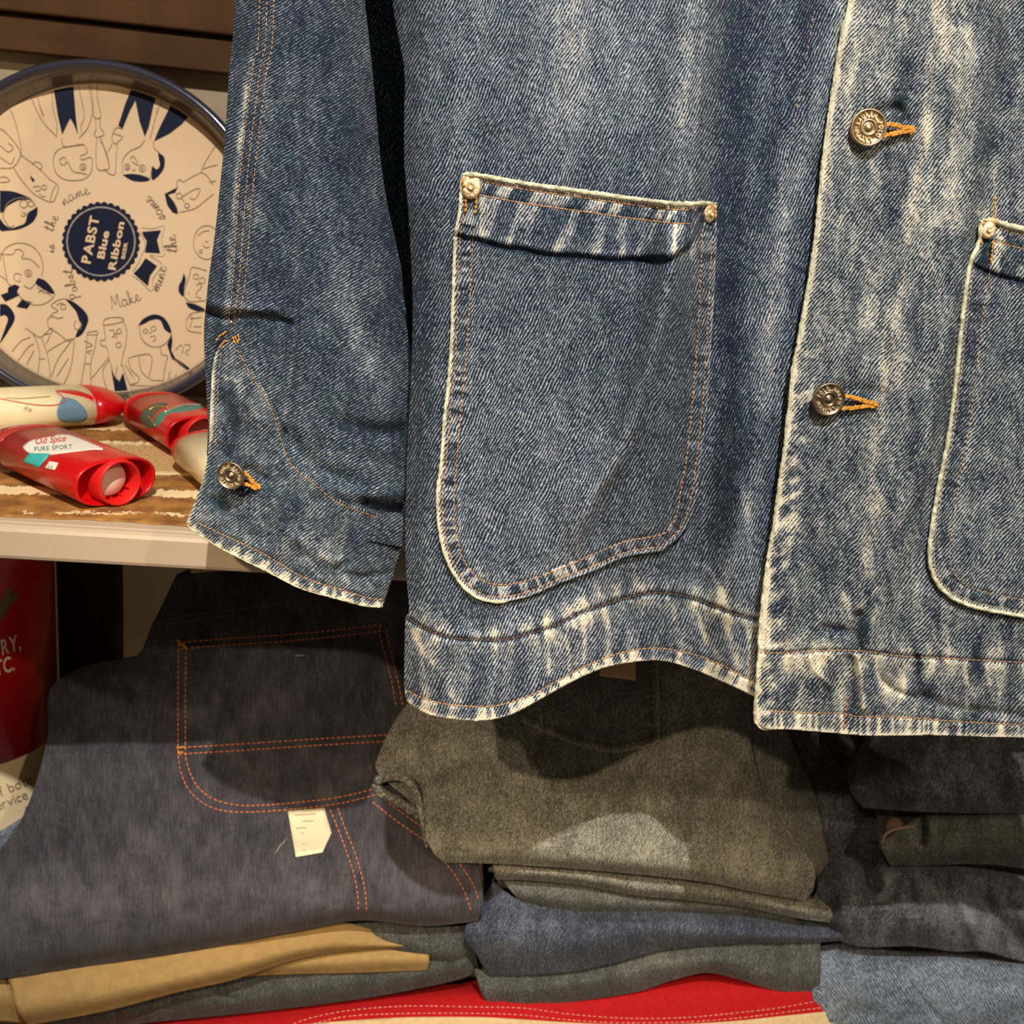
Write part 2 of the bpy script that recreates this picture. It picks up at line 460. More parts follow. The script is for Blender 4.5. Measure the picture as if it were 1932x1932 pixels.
def relL(x, y):
    r = .045*np.clip(1-(x-757)/110, 0, 1.3)**2.2*.6
    k = sm(-200, 1300, y)
    r = r+.034*G(x-1270, 120)*sm(300, 1350, y)**2 - .010*G(x-920, 110)*sm(700, 1350, y)
    r = r-.013*G(x-(1285-.10*(y-300)), 46)*(1-sm(900, 1150, y)) + .013*G(x-(1385-.05*y), 46)
    r = r+.010*G(x-1470, 60)
    r = r-.006*G(x-(1050+.03*y), 90)*(1-sm(300, 800, y))
    r = r+.0035*(fbm(x/95, y/260, 3)-.5)*(1+k)
    r = r+.0016*(fbm(x/26, y/60, 8)-.5)
    return r
def puck(d, s, w_, f, seed, amp):
    """puckers across a seam"""
    return amp*G(d, w_)*(vn(s/f, d*0.02, seed)-.35)*1.9

def depthL(x, y):
    r = .62+relL(x, y)
    d, s, *_ , sd = pd(x, y, seamL)
    r = r+.0020*G(d, 5)-.0012*G(d, 22)
    r = r+(vn(s/16, d/60, 2)-.5)*.0045*G(d-10*sd, 46)
    d2, s2, *_ = pd(x, y, stL)
    r = r+.0009*G(d2, 4)+(vn(s2/9, 0*d2, 5)-.5)*.0016*G(d2, 20)
    return r
blobs_L = [  # long worn streaks: curve, half width, strength
    ([(1600, -60), (1585, 60), (1540, 220), (1505, 330), (1470, 480), (1452, 640), (1450, 760)], 26, .20),
    ([(1300, -200), (1300, 0), (1290, 160), (1275, 330)], 40, .09),
    ([(1085, -200), (1060, 40), (1040, 180), (1035, 330)], 60, .05),
    ([(905, -200), (900, 60), (895, 200)], 22, .10), ([(1332, -200), (1326, 100), (1312, 230), (1300, 370)], 7, .14), ([(1310, -200), (1300, 100), (1286, 230)], 16, .10),
    ([(820, -100), (830, 100), (838, 260)], 22, .06),
    ([(1430, 880), (1400, 1000), (1375, 1090), (1352, 1150)], 15, .18),
    ([(1395, 900), (1420, 1010), (1420, 1120)], 10, .16),
    ([(1305, 1060), (1340, 1075), (1365, 1130), (1380, 1170)], 6, .22),
    ([(790, 1210), (795, 1240), (800, 1290), (802, 1318)], 7, .25),
    ([(780, 1190), (800, 1230), (835, 1270), (860, 1330)], 10, .22),
    ([(1030, 1170), (1034, 1215), (1036, 1270)], 6, .24),
    ([(1066, 1165), (1071, 1210), (1074, 1262)], 5, .24),
    ([(1100, 1162), (1104, 1200), (1102, 1250)], 5, .20),
    ([(1140, 1150), (1148, 1190), (1147, 1235)], 6, .22),
    ([(1268, 1140), (1275, 1180), (1282, 1225)], 8, .24),
    ([(1310, 1140), (1322, 1180), (1345, 1230)], 8, .26),
    ([(1365, 1160), (1378, 1205), (1392, 1255)], 9, .28),
    ([(1412, 1180), (1418, 1230), (1415, 1285)], 8, .26)]
blobs_L2 = [([(1385, -200), (1385, 200), (1370, 500), (1385, 800), (1360, 1000)], 34, -.20),  # dark bands; the valley one paints fold shade into the colour
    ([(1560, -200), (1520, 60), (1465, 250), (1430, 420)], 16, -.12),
    ([(800, 400), (800, 700), (795, 950)], 24, -.10),
    ([(1600, 300), (1560, 480), (1520, 700)], 20, -.12)]
def add_blobs(w_, x, y, bl, gate=None):
    for c, wd, a in bl:
        d, s, *_ = pd(x, y, dense(c, 14)); w_ = w_+a*G(d, wd)*(.7+.6*vn(s/18, d/12, wd))
    return w_
def wear_shadeL(x, y):
    wv = .33+.20*(fbm(x/36, y/190, 11)-.5)+.16*(fbm(x/10, y/30, 21)-.5)
    wv = wv+.13*G(x-1090, 200)*(1-sm(120, 440, y))+.05*G(x-1130,150)*sm(300,200,y)
    wv = wv+.06*sm(1050, 1250, y)
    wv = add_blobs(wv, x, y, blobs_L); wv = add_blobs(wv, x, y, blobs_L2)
    d, s, *_, sd = pd(x, y, seamL)
    wv = wv+G(np.maximum(d-6, 0), 26)*(vn(s/11, d/50, 4)*.62-.13)*np.where(sd < 0, 1.0, .9)
    wv = wv-.5*G(d, 4)
    m = (sd > 0)
    wv = wv+m*(vn(x/13+y/90, y/75, 9)-.5)*.30*sm(1160, 1215, y)
    d2, s2, *_, sd2 = pd(x, y, stL)
    strip = (sd2 > 0)
    wv = wv+np.where(strip, .20*(sm(.35, .65, vn(s2/8, s2*0, 6)))*1.7-.02, 0)
    d3, s3, *_ = pd(x, y, hemL)
    wv = wv+.34*G(d3, 7)
    d4, s4, *_ = pd(x, y, side_edge)
    wv = wv-.06*G(d4, 30)*(1-sm(1000, 1200, y))
    return wv
panel('front_panel', outL, depthL, wear_shadeL, M_BODY, jk)['label'] = 'left front of the jacket with a wavy lower hem'

# pocket
def relP(x, y):
    d, s, *_ = pd(x, y, ridge1)
    r = -.0105*G(d, 22)*sm(360, 520, y)*(1-sm(960, 1070, y)) - .004*G(d-0, 60)*sm(400, 600, y)*(1-sm(900, 1070, y))
    d2, *_ , sd = pd(x, y, fold1)
    xf_ = np.interp(y, fold1[:, 1], fold1[:, 0]); r = r-.0065*sm(1170, 1305, x)*sm(2, -5, x-xf_)*(1-sm(470, 500, y))*(y < 500)
    return r
def depthP(x, y):
    r = depthL(x, y)-.0032+relP(x, y)
    d, s, *_ = pd(x, y, facing1)
    r = r+np.where(x < 1262, -.0016*sm(0, 1, (facing_y(x)-y)/4+.5), 0)+.0018*G(d, 4)
    d3, s3, *_ = pd(x, y, pk1_side)
    r = r+.0011*G(d3-9, 3)+.0009*G(d3-31, 4)+(vn(s3/11, d3*0, 7)-.5)*.0020*G(d3-20, 14)-.0008*G(d3-3, 4)
    d4, s4, *_ = pd(x, y, pk1)
    r = r+.0010*G(d4-11, 3)+.0009*G(d4-36, 3)+(vn(s4/12, d4*0, 17)-.5)*.0014*G(d4-22, 14)
    return r
_f = facing1[np.argsort(facing1[:, 0])]
def facing_y(x): return np.interp(x, _f[:, 0], _f[:, 1])
def wear_shadeP(x, y):
    wv = .345+.16*(fbm(x/60, y/150, 31)-.5)+.30*G(np.hypot(x-846, y-884), 9)-.45*G(np.hypot(x-852, y-906), 11)+.12*(fbm(x/11, y/20, 41)-.5)
    d, s, *_ = pd(x, y, ridge1); wv = wv+.12*G(d, 12)*sm(480, 560, y); wv = wv-.09*G(x-(1300-.04*(y-500)), 34)*sm(480, 560, y)  # band right of the ridge is painted darker, as its shaded side
    wv = wv+.05*G(x-1010, 130)*G(y-760, 200)
    d3, s3, *_ = pd(x, y, pk1_side); low = sm(1000, 1080, y)*(1-sm(1230, 1290, x))
    lft = (x < 1000)*1.0
    wv = wv+.45*G(d3, 5.5)*(.55+.45*lft)+np.where((d3 > 8) & (d3 < 31), (sm(.42, .62, vn(s3/9, s3*0, 51))*.40-.12)*(.45+.55*np.maximum(low, .6*lft)), 0)
    wv = wv+.24*G(d3-39, 9)*(vn(s3/10, s3*0, 61)-.15)*(.35+.65*np.maximum(low, lft*.7))
    d4, s4, *_ = pd(x, y, pk1)
    wv = wv+.65*G(d4, 8.5)+np.where((d4 > 11) & (d4 < 36) & (x > 915), sm(.42, .62, vn(x/11+d4/18, 0*x, 71))*.42-.13, 0)
    up = (y < facing_y(x)) & (d4 > 36) & (x < 1312) & (x > 905)
    wv = wv+np.where(up, sm(.44, .72, vn((x+d4*.30)/15, d4/70, 81))*.30-.07, 0)
    d5, *_ = pd(x, y, facing1); wv = wv-.45*G(d5-1, 6)*(x < 1262)+.12*G(y-facing_y(x)+14, 8)*(x < 1262)  # shadow line under the facing, painted in as a dark stroke
    d6, *_ = pd(x, y, fold1); wv = wv-.30*G(d6, 5)-.40*G(np.hypot(np.maximum(np.abs(x-1336)-14, 0), y-484), 5)  # short end of the facing gets the same painted shadow line
    wv = wv+np.where((x > 1240) & (x < 1316) & (y < 480), .02+.26*np.sin(x/5.2+y/90)**4*G(x-1285, 26), 0)
    return wv
pocket = panel('patch_pocket', out1, depthP, wear_shadeP, M_BODY, jk, step=2.6)
pl_ = lambda f, off=0.0: (lambda x, y: P(x, y, f(np.asarray(x, float), np.asarray(y, float))-off))
def edge_roll(name, curve, f, r, parent, mat=M_EDGE, off=.0, frac=.5):
    c = dense(curve, 3) if len(curve) < 40 else np.asarray(curve)
    rr = random.Random(len(curve)); n = len(c)
    q = P(c[:, 0], c[:, 1], f(c[:, 0], c[:, 1])+off)
    q = q+np.random.RandomState(n).normal(0, r*.10, q.shape)
    V, Fc = sweep([q], lambda i, n_: r*(.75+.4*_T[i*3 % 500, 7])*(1 if 1 < i < n_-2 else .5), 7)
    return mesh_obj(name, V, Fc, mat, parent)
edge_roll('worn_edge', pk1, depthP, .0014, pocket)
edge_roll('worn_edge', pk1b[60:], depthP, .0011, pocket, off=.0004)
def offset(c, d):
    c = np.asarray(c, float); t = np.gradient(c, axis=0); t /= np.hypot(*t.T)[:, None]+1e-9
    return c+np.stack([-t[:, 1], t[:, 0]], 1)*d
ptop1 = offset(pk1, 11)[9:-9]; ptop2 = offset(pk1, 37)[8:-9]
stitches('stitching', [ptop1, ptop2], pl_(depthP), M_THR, pocket, 9, .3, .00046)
psd1 = offset(pk1_side, 9); psd2 = offset(pk1_side, 31)
def clean(c, lo, hi, ymin=430, rem=None):
    return c
k0 = 14
stitches('stitching', [psd1[k0:]], pl_(depthP), M_THR, pocket, 8, 1.5, .00042)
# the inner row follows a softly rounded inset outline
in2 = dense([(1325, 430), (1322, 520), (1316, 640), (1306, 760), (1296, 860), (1284, 930), (1275, 975), (1258, 1003), (1235, 1012), (1180, 1022), (1125, 1044), (1060, 1072), (1000, 1094), (955, 1103), (920, 1100), (893, 1083), (874, 1055), (864, 1020), (858, 975), (857, 930), (862, 870), (868, 790), (879, 680), (886, 570), (891, 470), (895, 420)])
stitches('stitching', [in2], pl_(depthP), M_THR, pocket, 8, 1.5, .00042)
stitches('bar_tack', [dense([(875, 335), (873, 348), (884, 352)]), dense([(898, 368), (898, 390), (896, 410)]), dense([(878, 372), (879, 392), (877, 402)])], pl_(depthP, .0008), M_THR_OR, pocket, 9, 0, .00075, 1)
stitches('bar_tack', [dense([(1330, 388), (1342, 386), (1350, 394), (1349, 412)])], pl_(depthP, .0008), M_THR_OR, pocket, 8, 0, .0006, 1)

# front seams of the left panel
stitches('hem_stitching', [seamL], pl_(depthL), M_THR_DK, jk, 9, 1, .00046)
stitches('hem_stitching', [stL], pl_(depthL), M_THR, jk, 9, 1, .00045)
stitches('placket_stitching', [dense([(1537, 20), (1508, 180), (1484, 300), (1470, 400), (1460, 520), (1446, 660)])], pl_(depthL), M_THR_PK, jk, 8, 6, .00028)

# right panel, lapping over
front_e = dense([(1690, -560), (1640, -220), (1605, 0), (1592, 50), (1580, 120), (1566, 210), (1554, 300), (1544, 400), (1535, 480), (1522, 560), (1506, 650), (1497, 690), (1492, 740), (1482, 830), (1473, 900), (1462, 980), (1450, 1050), (1440, 1130), (1434, 1190), (1432, 1240), (1427, 1310), (1425, 1350), (1432, 1370), (1448, 1378)], 5)
hemR = dense([(1448, 1378), (1480, 1376), (1560, 1382), (1640, 1388), (1760, 1387), (1850, 1390), (1932, 1392), (2060, 1402), (2200, 1410)], 5)
outR = np.vstack([front_e, hemR[1:], [(2210, -560)]])
seamR = dense([(1430, 1231), (1480, 1232), (1540, 1228), (1620, 1228), (1700, 1238), (1780, 1242), (1932, 1250), (2190, 1262)])
stR = dense([(1452, 1342), (1520, 1345), (1600, 1347), (1615, 1352), (1700, 1353), (1800, 1361), (1932, 1368), (2190, 1378)])
ridgeR = dense([(1880, -220), (1868, 0), (1856, 90), (1845, 160), (1838, 250), (1822, 380), (1805, 470), (1800, 540), (1788, 600), (1775, 700), (1752, 810), (1732, 900), (1712, 970), (1700, 1040), (1690, 1100)])
def ridge_side(x, y):
    xr = np.interp(y, ridgeR[:, 1], ridgeR[:, 0]); return x-xr
def relR(x, y):
    u = ridge_side(x, y); k = 1-sm(900, 1200, y)
    r = -.004*G(u, 34)*k+.010*sm(0, 46, u)*(1-sm(60, 300, u)*.75)*k
    r = r+.0035*G(x-1940, 60)*0
    r = r-.006*G(x-(1500-.1*y), 120)*0
    r = r+.0028*(fbm(x/90, y/240, 13)-.5)+.0016*(fbm(x/24, y/50, 18)-.5)
    xe = np.interp(y, front_e[:, 1], front_e[:, 0]); r = r+.0025*np.clip(1-(x-xe)/22, 0, 1)**2
    return r
def depthR(x, y):
    r = .6145+relR(x, y)
    d, s, *_, sd = pd(x, y, seamR)
    r = r+.0018*G(d, 4)-.0008*G(d, 20)+(vn(s/20, d/70, 2)-.5)*.0050*G(d-12*sd, 50)
    d2, s2, *_ = pd(x, y, stR); r = r+.0009*G(d2, 4)+(vn(s2/9, 0*d2, 15)-.5)*.0018*G(d2, 20)
    for c, wd, a in dents_R:
        d, s, *_ = pd(x, y, dense(c, 14)); r = r+a*G(d, wd)
    return r
dents_R = [([(1618, 1160), (1616, 1190), (1620, 1222)], 9, .006), ([(1555, 1185), (1590, 1190), (1610, 1195)], 7, .003),
    ([(1601, 1240), (1608, 1290), (1606, 1335)], 7, .0045), ([(1620, 1238), (1627, 1290), (1630, 1335)], 7, -.004),
    ([(1652, 1240), (1658, 1280), (1700, 1310), (1740, 1318)], 7, .0030), ([(1530, 1240), (1536, 1262), (1566, 1290)], 7, -.0028),
    ([(1740, 1310), (1790, 1335), (1932, 1350)], 9, .003), ([(1730, 1240), (1728, 1290)], 5, .003),
    ([(1580, 745), (1620, 735), (1660, 745)], 14, .0022), ([(1635, 225), (1690, 205), (1705, 225)], 12, .003)]
blobs_R = [([(1528, 1240), (1533, 1264), (1552, 1280), (1568, 1292)], 6, .32), ([(1616, 1240), (1622, 1285), (1628, 1340)], 7, .36),
    ([(1652, 1242), (1662, 1278), (1675, 1300)], 8, .24), ([(1690, 1245), (1704, 1290), (1706, 1310)], 7, .26),
    ([(1820, 1250), (1823, 1290), (1824, 1340)], 6, .28), ([(1862, 1255), (1865, 1290)], 6, .2), ([(1760, 1245), (1745, 1280)], 8, .2),
    ([(1655, 1110), (1638, 1130), (1620, 1146)], 5, .24), ([(1592, 1120), (1604, 1150), (1600, 1180)], 8, .25), ([(1650, 1150), (1648, 1190), (1640, 1220)], 7, .25),
    ([(1625, 30), (1610, 150), (1585, 300)], 26, .10), ([(1790, -100), (1775, 60), (1755, 200), (1740, 330), (1722, 430)], 30, .18), ([(1695, 560), (1676, 700), (1660, 800), (1648, 960), (1632, 1080)], 24, .17),
    ([(1700, -200), (1690, 0), (1680, 130)], 24, .05), ([(1815, 60), (1805, 260), (1790, 420)], 18, .14),
    ([(1880, 300), (1872, 400)], 10, .2), ([(1700, 300), (1690, 360), (1670, 440)], 16, -.16), ([(1712, 120), (1700, 190)], 16, -.24), ([(1770, 160), (1764, 200)], 12, -.16),
    ([(1550, 1080), (1548, 1150)], 16, -.08), ([(1590, 1185), (1550, 1190)], 12, -.25), ([(1632, 1180), (1634, 1215)], 12, -.32), ([(1555, 1200), (1545, 1170)], 12, -.1)]
def wear_shadeR(x, y):
    xe = np.interp(y, front_e[:, 1], front_e[:, 0]); de = x-xe; u = ridge_side(x, y)
    wv = .435-.12*sm(-4, 14, u)*(1-sm(800, 1120, y))*(1-.75*sm(60, 130, u))-.03*sm(60, 130, u)  # ridge side facing away is darkened, its shade painted into the colour
    wv = wv+.34*(fbm(x/20, y/90, 111)-.5)+.24*(fbm(x/11, y/22, 121)-.5)-.05*sm(500, 900, y)
    wv = wv+.10*np.maximum(0, fbm(x/60, y/60, 91)-.45)*2
    wv = add_blobs(wv, x, y, blobs_R)
    wv = wv+.55*G(de, 8)+np.where((de > 4) & (de < 46), (sm(.36, .74, fbm(y/15+de/30, x/26, 101))*.42-.14)*sm(500, 800, y)*sm(50, 34, de), 0)
    d, s, *_, sd = pd(x, y, seamR)
    wv = wv-.25*G(d, 4)+G(np.maximum(d-4, 0), 30)*(vn(s/17, d/60, 4)*.5-.14)
    wv = wv+(sd > 0)*(vn(x/17+y/60, y/46, 19)-.45)*.42
    d2, s2, *_, sd2 = pd(x, y, stR)
    wv = wv+np.where(sd2 > 0, sm(.3, .8, .5+.5*np.sin(s2/17*6.28+vn(s2/26, s2*0, 3)*14))*.34*(.35+.9*vn(s2/22, s2*0, 9))-.06+.12*(vn(s2/40, s2*0, 6)-.3), 0)
    d3, *_ = pd(x, y, hemR); wv = wv+.36*G(d3, 7)
    wv = wv-.30*G(np.hypot(x-1638, y-195), 34)*0-.25*G(np.hypot(x-1700, y-215), 22)-.22*G(np.hypot(x-1626, y-735), 24)
    return wv
panel('front_panel', outR, depthR, wear_shadeR, M_PLACK, jk)['label'] = 'right front of the jacket with a worn button placket'
edge_roll('worn_edge', front_e, depthR, .0013, jk, off=.0009)
stitches('hem_stitching', [seamR], pl_(depthR), M_THR, jk, 9, .8, .00046)
stitches('hem_stitching', [stR], pl_(depthR), M_THR, jk, 9, 1, .00044)
stitches('hem_stitching', [dense([(1600, 1312), (1596, 1345), (1591, 1384)])], pl_(depthR), M_THR_RU, jk, 9, 2, .00050)
stitches('placket_stitching', [dense([(1775, -100), (1768, 60), (1752, 200), (1735, 330), (1722, 420), (1706, 520), (1690, 600), (1668, 720), (1655, 820), (1646, 950), (1634, 1050), (1622, 1120), (1614, 1180)])], pl_(depthR), M_THR_PK, jk, 7, 6, .00028)
stitches('placket_stitching', [offset(front_e, -12)[40:-30]], pl_(depthR), M_THR_PK, jk, 6, 8, .00022)

# second pocket
p2t = dense([(1855, 415), (1880, 418), (1932, 433), (2030, 450), (2100, 462)], 5)
p2l = dense([(1852, 415), (1846, 460), (1830, 500), (1818, 580), (1805, 700), (1790, 820), (1770, 920), (1757, 1000), (1754, 1060), (1768, 1100), (1800, 1130), (1850, 1148), (1932, 1163), (2100, 1186)], 5)
out2 = np.vstack([p2t[::-1], p2l])
fac2 = dense([(1832, 497), (1870, 515), (1932, 531), (2100, 556)])
def depthP2(x, y):
    r = depthR(x, y)-.0035+.004*np.clip(1-(x-1840)/60, 0, 1)**2*0
    d3, s3, *_ = pd(x, y, p2l); r = r+.0011*G(d3-9, 3)+.0009*G(d3-31, 4)+(vn(s3/11, d3*0, 7)-.5)*.0018*G(d3-20, 14)
    d4, s4, *_ = pd(x, y, p2t); r = r+.0009*G(d4-11, 3)+.0009*G(d4-36, 3)
    d, *_, sd = pd(x, y, fac2); r = r+.0017*G(d, 4)-np.where(sd < 0, .0012, 0)
    return r
def wearP2(x, y):
    wv = .37+.10*(fbm(x/50, y/120, 131)-.5)+.14*(fbm(x/11, y/22, 141)-.5)+.05*G(y-950, 150)
    d3, s3, *_ = pd(x, y, p2l)
    wv = wv+.45*G(d3, 6)+np.where((d3 > 8) & (d3 < 31), sm(.45, .62, vn(s3/10, s3*0, 151))*.30*sm(1040, 1100, y)-.11, 0)
    wv = wv+.20*G(d3-40, 10)*(vn(s3/12, s3*0, 161)-.1)
    d4, s4, *_ = pd(x, y, p2t); wv = wv+.6*G(d4, 8)+np.where((d4 > 11), 0, 0)
    wv = wv+np.where((y < np.interp(x, fac2[:, 0], fac2[:, 1])) & (d4 > 11), sm(.45, .65, vn(x/15, y/60, 171))*.36-.14, 0)
    d, *_ = pd(x, y, fac2); wv = wv-.4*G(d, 6)
    return wv
pocket2 = panel('patch_pocket', out2, depthP2, wearP2, M_PLACK, jk, step=2.6)
edge_roll('worn_edge', p2t, depthP2, .0017, pocket2)
edge_roll('worn_edge', p2l, depthP2, .0013, pocket2, off=.0004)
stitches('stitching', [offset(p2t, 11)[7:], offset(p2t, 36)[6:]], pl_(depthP2), M_THR, pocket2, 9, 1.5, .0004)
stitches('stitching', [offset(p2l, -9)[18:]], pl_(depthP2), M_THR_PK, pocket2, 8, 3, .00034)
stitches('stitching', [dense([(1877, 470), (1868, 510), (1856, 580), (1842, 700), (1826, 820), (1808, 920), (1796, 1000), (1792, 1050), (1800, 1082), (1822, 1104), (1860, 1118), (1932, 1132), (2060, 1148)])], pl_(depthP2), M_THR_PK, pocket2, 8, 3, .00034)
stitches('bar_tack', [dense([(1878, 370), (1877, 400), (1880, 424)]), dense([(1852, 425), (1864, 417), (1876, 420)]), dense([(1852, 452), (1851, 470)]), dense([(1874, 452), (1871, 480), (1868, 500)])], pl_(depthP2, .001), M_THR_OR, pocket2, 8, 0, .0006, 1)

# sleeve
slv_l = dense([(480, -560), (452, -220), (443, 0), (440, 60), (432, 140), (425, 250), (415, 350), (408, 420), (400, 480), (393, 530), (388, 580), (385, 620), (386, 680), (388, 720), (392, 800), (390, 860)], 5)
slv_r = dense([(770, -560), (772, -220), (752, -120), (700, -50), (690, 0), (695, 60), (705, 150), (712, 230), (718, 300), (730, 380), (745, 450), (760, 520), (775, 600), (790, 700), (796, 800), (796, 980)], 5)
outS = np.vstack([slv_r[::-1], slv_l, [(400, 880), (500, 960), (640, 1010), (796, 1040)]])
trip = [dense([(505+k, -200), (500+k, 60), (490+k, 120), (480+k, 200), (468+k, 300), (459+k*.95, 400), (452+k*.9, 500), (446+k*.8, 560), (440+k*.7, 606)]) for k in (-12, 2, 15)]
cuffseam = dense([(440, 640), (455, 665), (480, 710), (510, 760), (526, 800), (537, 840), (553, 875), (600, 915), (640, 945), (700, 968), (765, 983), (800, 990)])
def relS(x, y):
    xl = np.interp(y, slv_l[:, 1], slv_l[:, 0]); xr = np.interp(y, slv_r[:, 1], slv_r[:, 0])
    u = np.clip((x-xl)/(xr-xl), 0, 1)*2-1
    r = .020*np.abs(u)**2.6+.016*np.clip(u, 0, 1)**2
    r = r-.003*G(x-(585-.03*y), 40)+.0025*G(x-(560-.02*y), 14)*sm(100, 400, y)
    r = r+.003*(fbm(x/70, y/150, 23)-.5)+.0016*(fbm(x/22, y/44, 28)-.5)
    return r
dents_S = [([(385, 586), (420, 600), (470, 596), (530, 604), (550, 612)], 6, .0042), ([(392, 570), (440, 580), (520, 584)], 10, -.003),
    ([(690, 948), (730, 962), (796, 966)], 10, .008), ([(640, 925), (690, 935), (796, 925)], 14, -.004), ([(660, 800), (710, 815), (790, 812)], 16, .005),
    ([(570, -200), (564, 100), (560, 300), (556, 500), (552, 700), (542, 810), (530, 860)], 9, .0022), ([(540, 820), (600, 880), (650, 905)], 14, .004)]
def depthS(x, y):
    r = .640+relS(x, y)
    for c, wd, a in dents_S:
        d, s, *_ = pd(x, y, dense(c, 14)); r = r+a*G(d, wd)
    for c in trip:
        d, *_ = pd(x, y, c); r = r+.0009*G(d, 3.5)
    return r
def wear_shadeS(x, y):
    xl = np.interp(y, slv_l[:, 1], slv_l[:, 0])
    wv = .30+.26*(fbm(x/50, y/90, 211)-.5)+.22*(fbm(x/13, y/18, 221)-.5)
    d, s, *_ = pd(x, y, trip[0]); lim = sm(60, 200, y)
    wv = wv+.30*G(d-7, 7)*(x < np.interp(y, trip[0][:, 1], trip[0][:, 0]))*lim*(.5+vn(y/26, 0*y, 5))
    d2, *_ = pd(x, y, trip[2]); wv = wv+.18*G(d2-10, 12)*(x > np.interp(y, trip[2][:, 1], trip[2][:, 0]))*(vn(y/24, 0*y, 8))*lim
    d1, *_ = pd(x, y, trip[1]); wv = wv+.12*G(d1, 14)*lim*sm(300, 480, y)
    wv = add_blobs(wv, x, y, [([(565, 240), (562, 420), (558, 600), (548, 700), (538, 790)], 4, .14), ([(400, 600), (430, 588), (480, 580)], 8, .10), ([(700, 60), (706, 200), (716, 380)], 26, .02),
        ([(610, 400), (650, 560), (690, 700), (720, 780)], 30, .10), ([(470, 380), (520, 430), (580, 520)], 20, .05), ([(590, 860), (640, 870), (700, 880), (760, 900)], 16, .12),
        ([(640, 560), (690, 660), (740, 760)], 18, .08), ([(385, 590), (450, 604), (540, 608)], 7, -.16), ([(690, 950), (790, 965)], 10, -.4), ([(660, 805), (780, 815)], 16, -.2), ([(740, 300), (765, 540), (770, 640)], 26, -.08), ([(620, 100), (640, 300), (600, 500)], 40, -.07), ([(430, 700), (440, 820)], 20, -.1)])  # dark strokes in the folds paint crease shade over the wear
    d5, *_ = pd(x, y, cuffseam); wv = wv+.14*G(d5-12, 12)*vn(x/13, y/13, 3)
    return wv
sleeve = panel('sleeve', outS, depthS, wear_shadeS, M_SLEEVE, jk)
stitches('stitching', trip, pl_(depthS), M_THR, sleeve, 8, 2, .00038)

cuff_hem = dense([(352, 985), (365, 1000), (420, 1035), (500, 1075), (570, 1110), (640, 1130), (690, 1143), (722, 1145)], 4)
cuff_l = dense([(440, 628), (424, 640), (408, 664), (400, 700), (396, 780), (393, 850), (384, 900), (370, 940), (358, 970), (352, 985)], 4)
cuff_r = dense([(722, 1145), (729, 1125), (740, 1092), (752, 1055), (764, 1026), (796, 1000)], 4)
outC = np.vstack([cuff_l, cuff_hem[1:], cuff_r[1:], [(800, 985)], cuffseam[::-1][1:]])
cuffst = dense([(372, 985), (380, 990), (440, 1018), (500, 1047), (560, 1083), (600, 1100), (660, 1118), (700, 1130), (727, 1131)])
def depthC(x, y):
    xl = np.interp(y, cuff_l[:, 1], cuff_l[:, 0], right=352); u = np.clip((x-xl)/(400), 0, 1)*2-1
    r = .6325+.020*np.abs(u)**2.4+.012*np.clip(u, 0, 1)**2
    r = r+.003*(fbm(x/50, y/50, 24)-.5)+.003*(fbm(x/20, y/24, 29)-.5)
    for c, wd, a in [([(655, 1062), (640, 1075), (670, 1090), (730, 1084)], 9, .004), ([(420, 760), (440, 820), (430, 860)], 12, .004), ([(500, 880), (495, 930)], 10, -.003), ([(560, 1020), (620, 1058), (650, 1060)], 12, -.003),
        ([(470, 885), (500, 905)], 8, .003), ([(405, 945), (425, 960)], 9, .004)]:
        d, s, *_ = pd(x, y, dense(c, 14)); r = r+a*G(d, wd)
    d, *_ = pd(x, y, cuffseam); r = r+.0010*G(d-5, 3)
    d, s, *_ = pd(x, y, cuffst); r = r+.0010*G(d, 4)+(vn(s/9, 0*s, 25)-.5)*.0018*G(d, 18)
    return r
def wearC(x, y):
    wv = .335+.24*(fbm(x/36, y/46, 311)-.5)+.22*(fbm(x/12, y/14, 321)-.5)
    d, s, *_, sd = pd(x, y, cuffst)
    d3, *_ = pd(x, y, cuff_hem); wv = wv+.36*G(d3, 6)+np.where(d3 < 17, sm(.42, .62, vn(s/9, s*0, 331))*.34-.05, 0)
    wv = wv+.20*G(d-14, 14)*(vn(s/13, s*0, 341)-.1)
    d4, s4, *_ = pd(x, y, cuff_l); wv = wv+.30*G(d4, 5)
    wv = wv+(vn(x/10, y/50, 12)-.4)*.30*(1-sm(700, 860, y))+.12*G(np.hypot(x-470, y-700), 60)
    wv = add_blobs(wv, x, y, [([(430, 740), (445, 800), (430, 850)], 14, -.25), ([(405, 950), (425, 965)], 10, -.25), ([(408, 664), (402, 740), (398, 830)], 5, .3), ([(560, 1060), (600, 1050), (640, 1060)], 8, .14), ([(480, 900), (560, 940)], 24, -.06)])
    return wv
cuff = panel('cuff', outC, depthC, wearC, M_CUFF, jk)
edge_roll('worn_edge', cuff_hem, depthC, .0008, cuff, off=.0006)
stitches('stitching', [cuffst], pl_(depthC), M_THR, cuff, 9, .8, .00040)
stitches('stitching', [offset(cuffseam, 4)[3:]], pl_(depthC), M_THR, cuff, 9, .8, .00036)
stitches('stitching', [dense([(432, 640), (420, 655), (414, 690), (410, 760), (406, 850)])], pl_(depthC), M_THR_PK, cuff, 9, 4, .00026)
stitches('bar_tack', [dense([(420, 628), (434, 626), (446, 640), (452, 655)]), dense([(436, 622), (440, 640), (446, 652)]), dense([(448, 618), (450, 636), (453, 652)]), dense([(406, 646), (416, 632), (428, 628)]), dense([(412, 660), (422, 646), (434, 642)])], pl_(depthC, .001), M_THR_OR, cuff, 8, 0, .00050, 1.5)

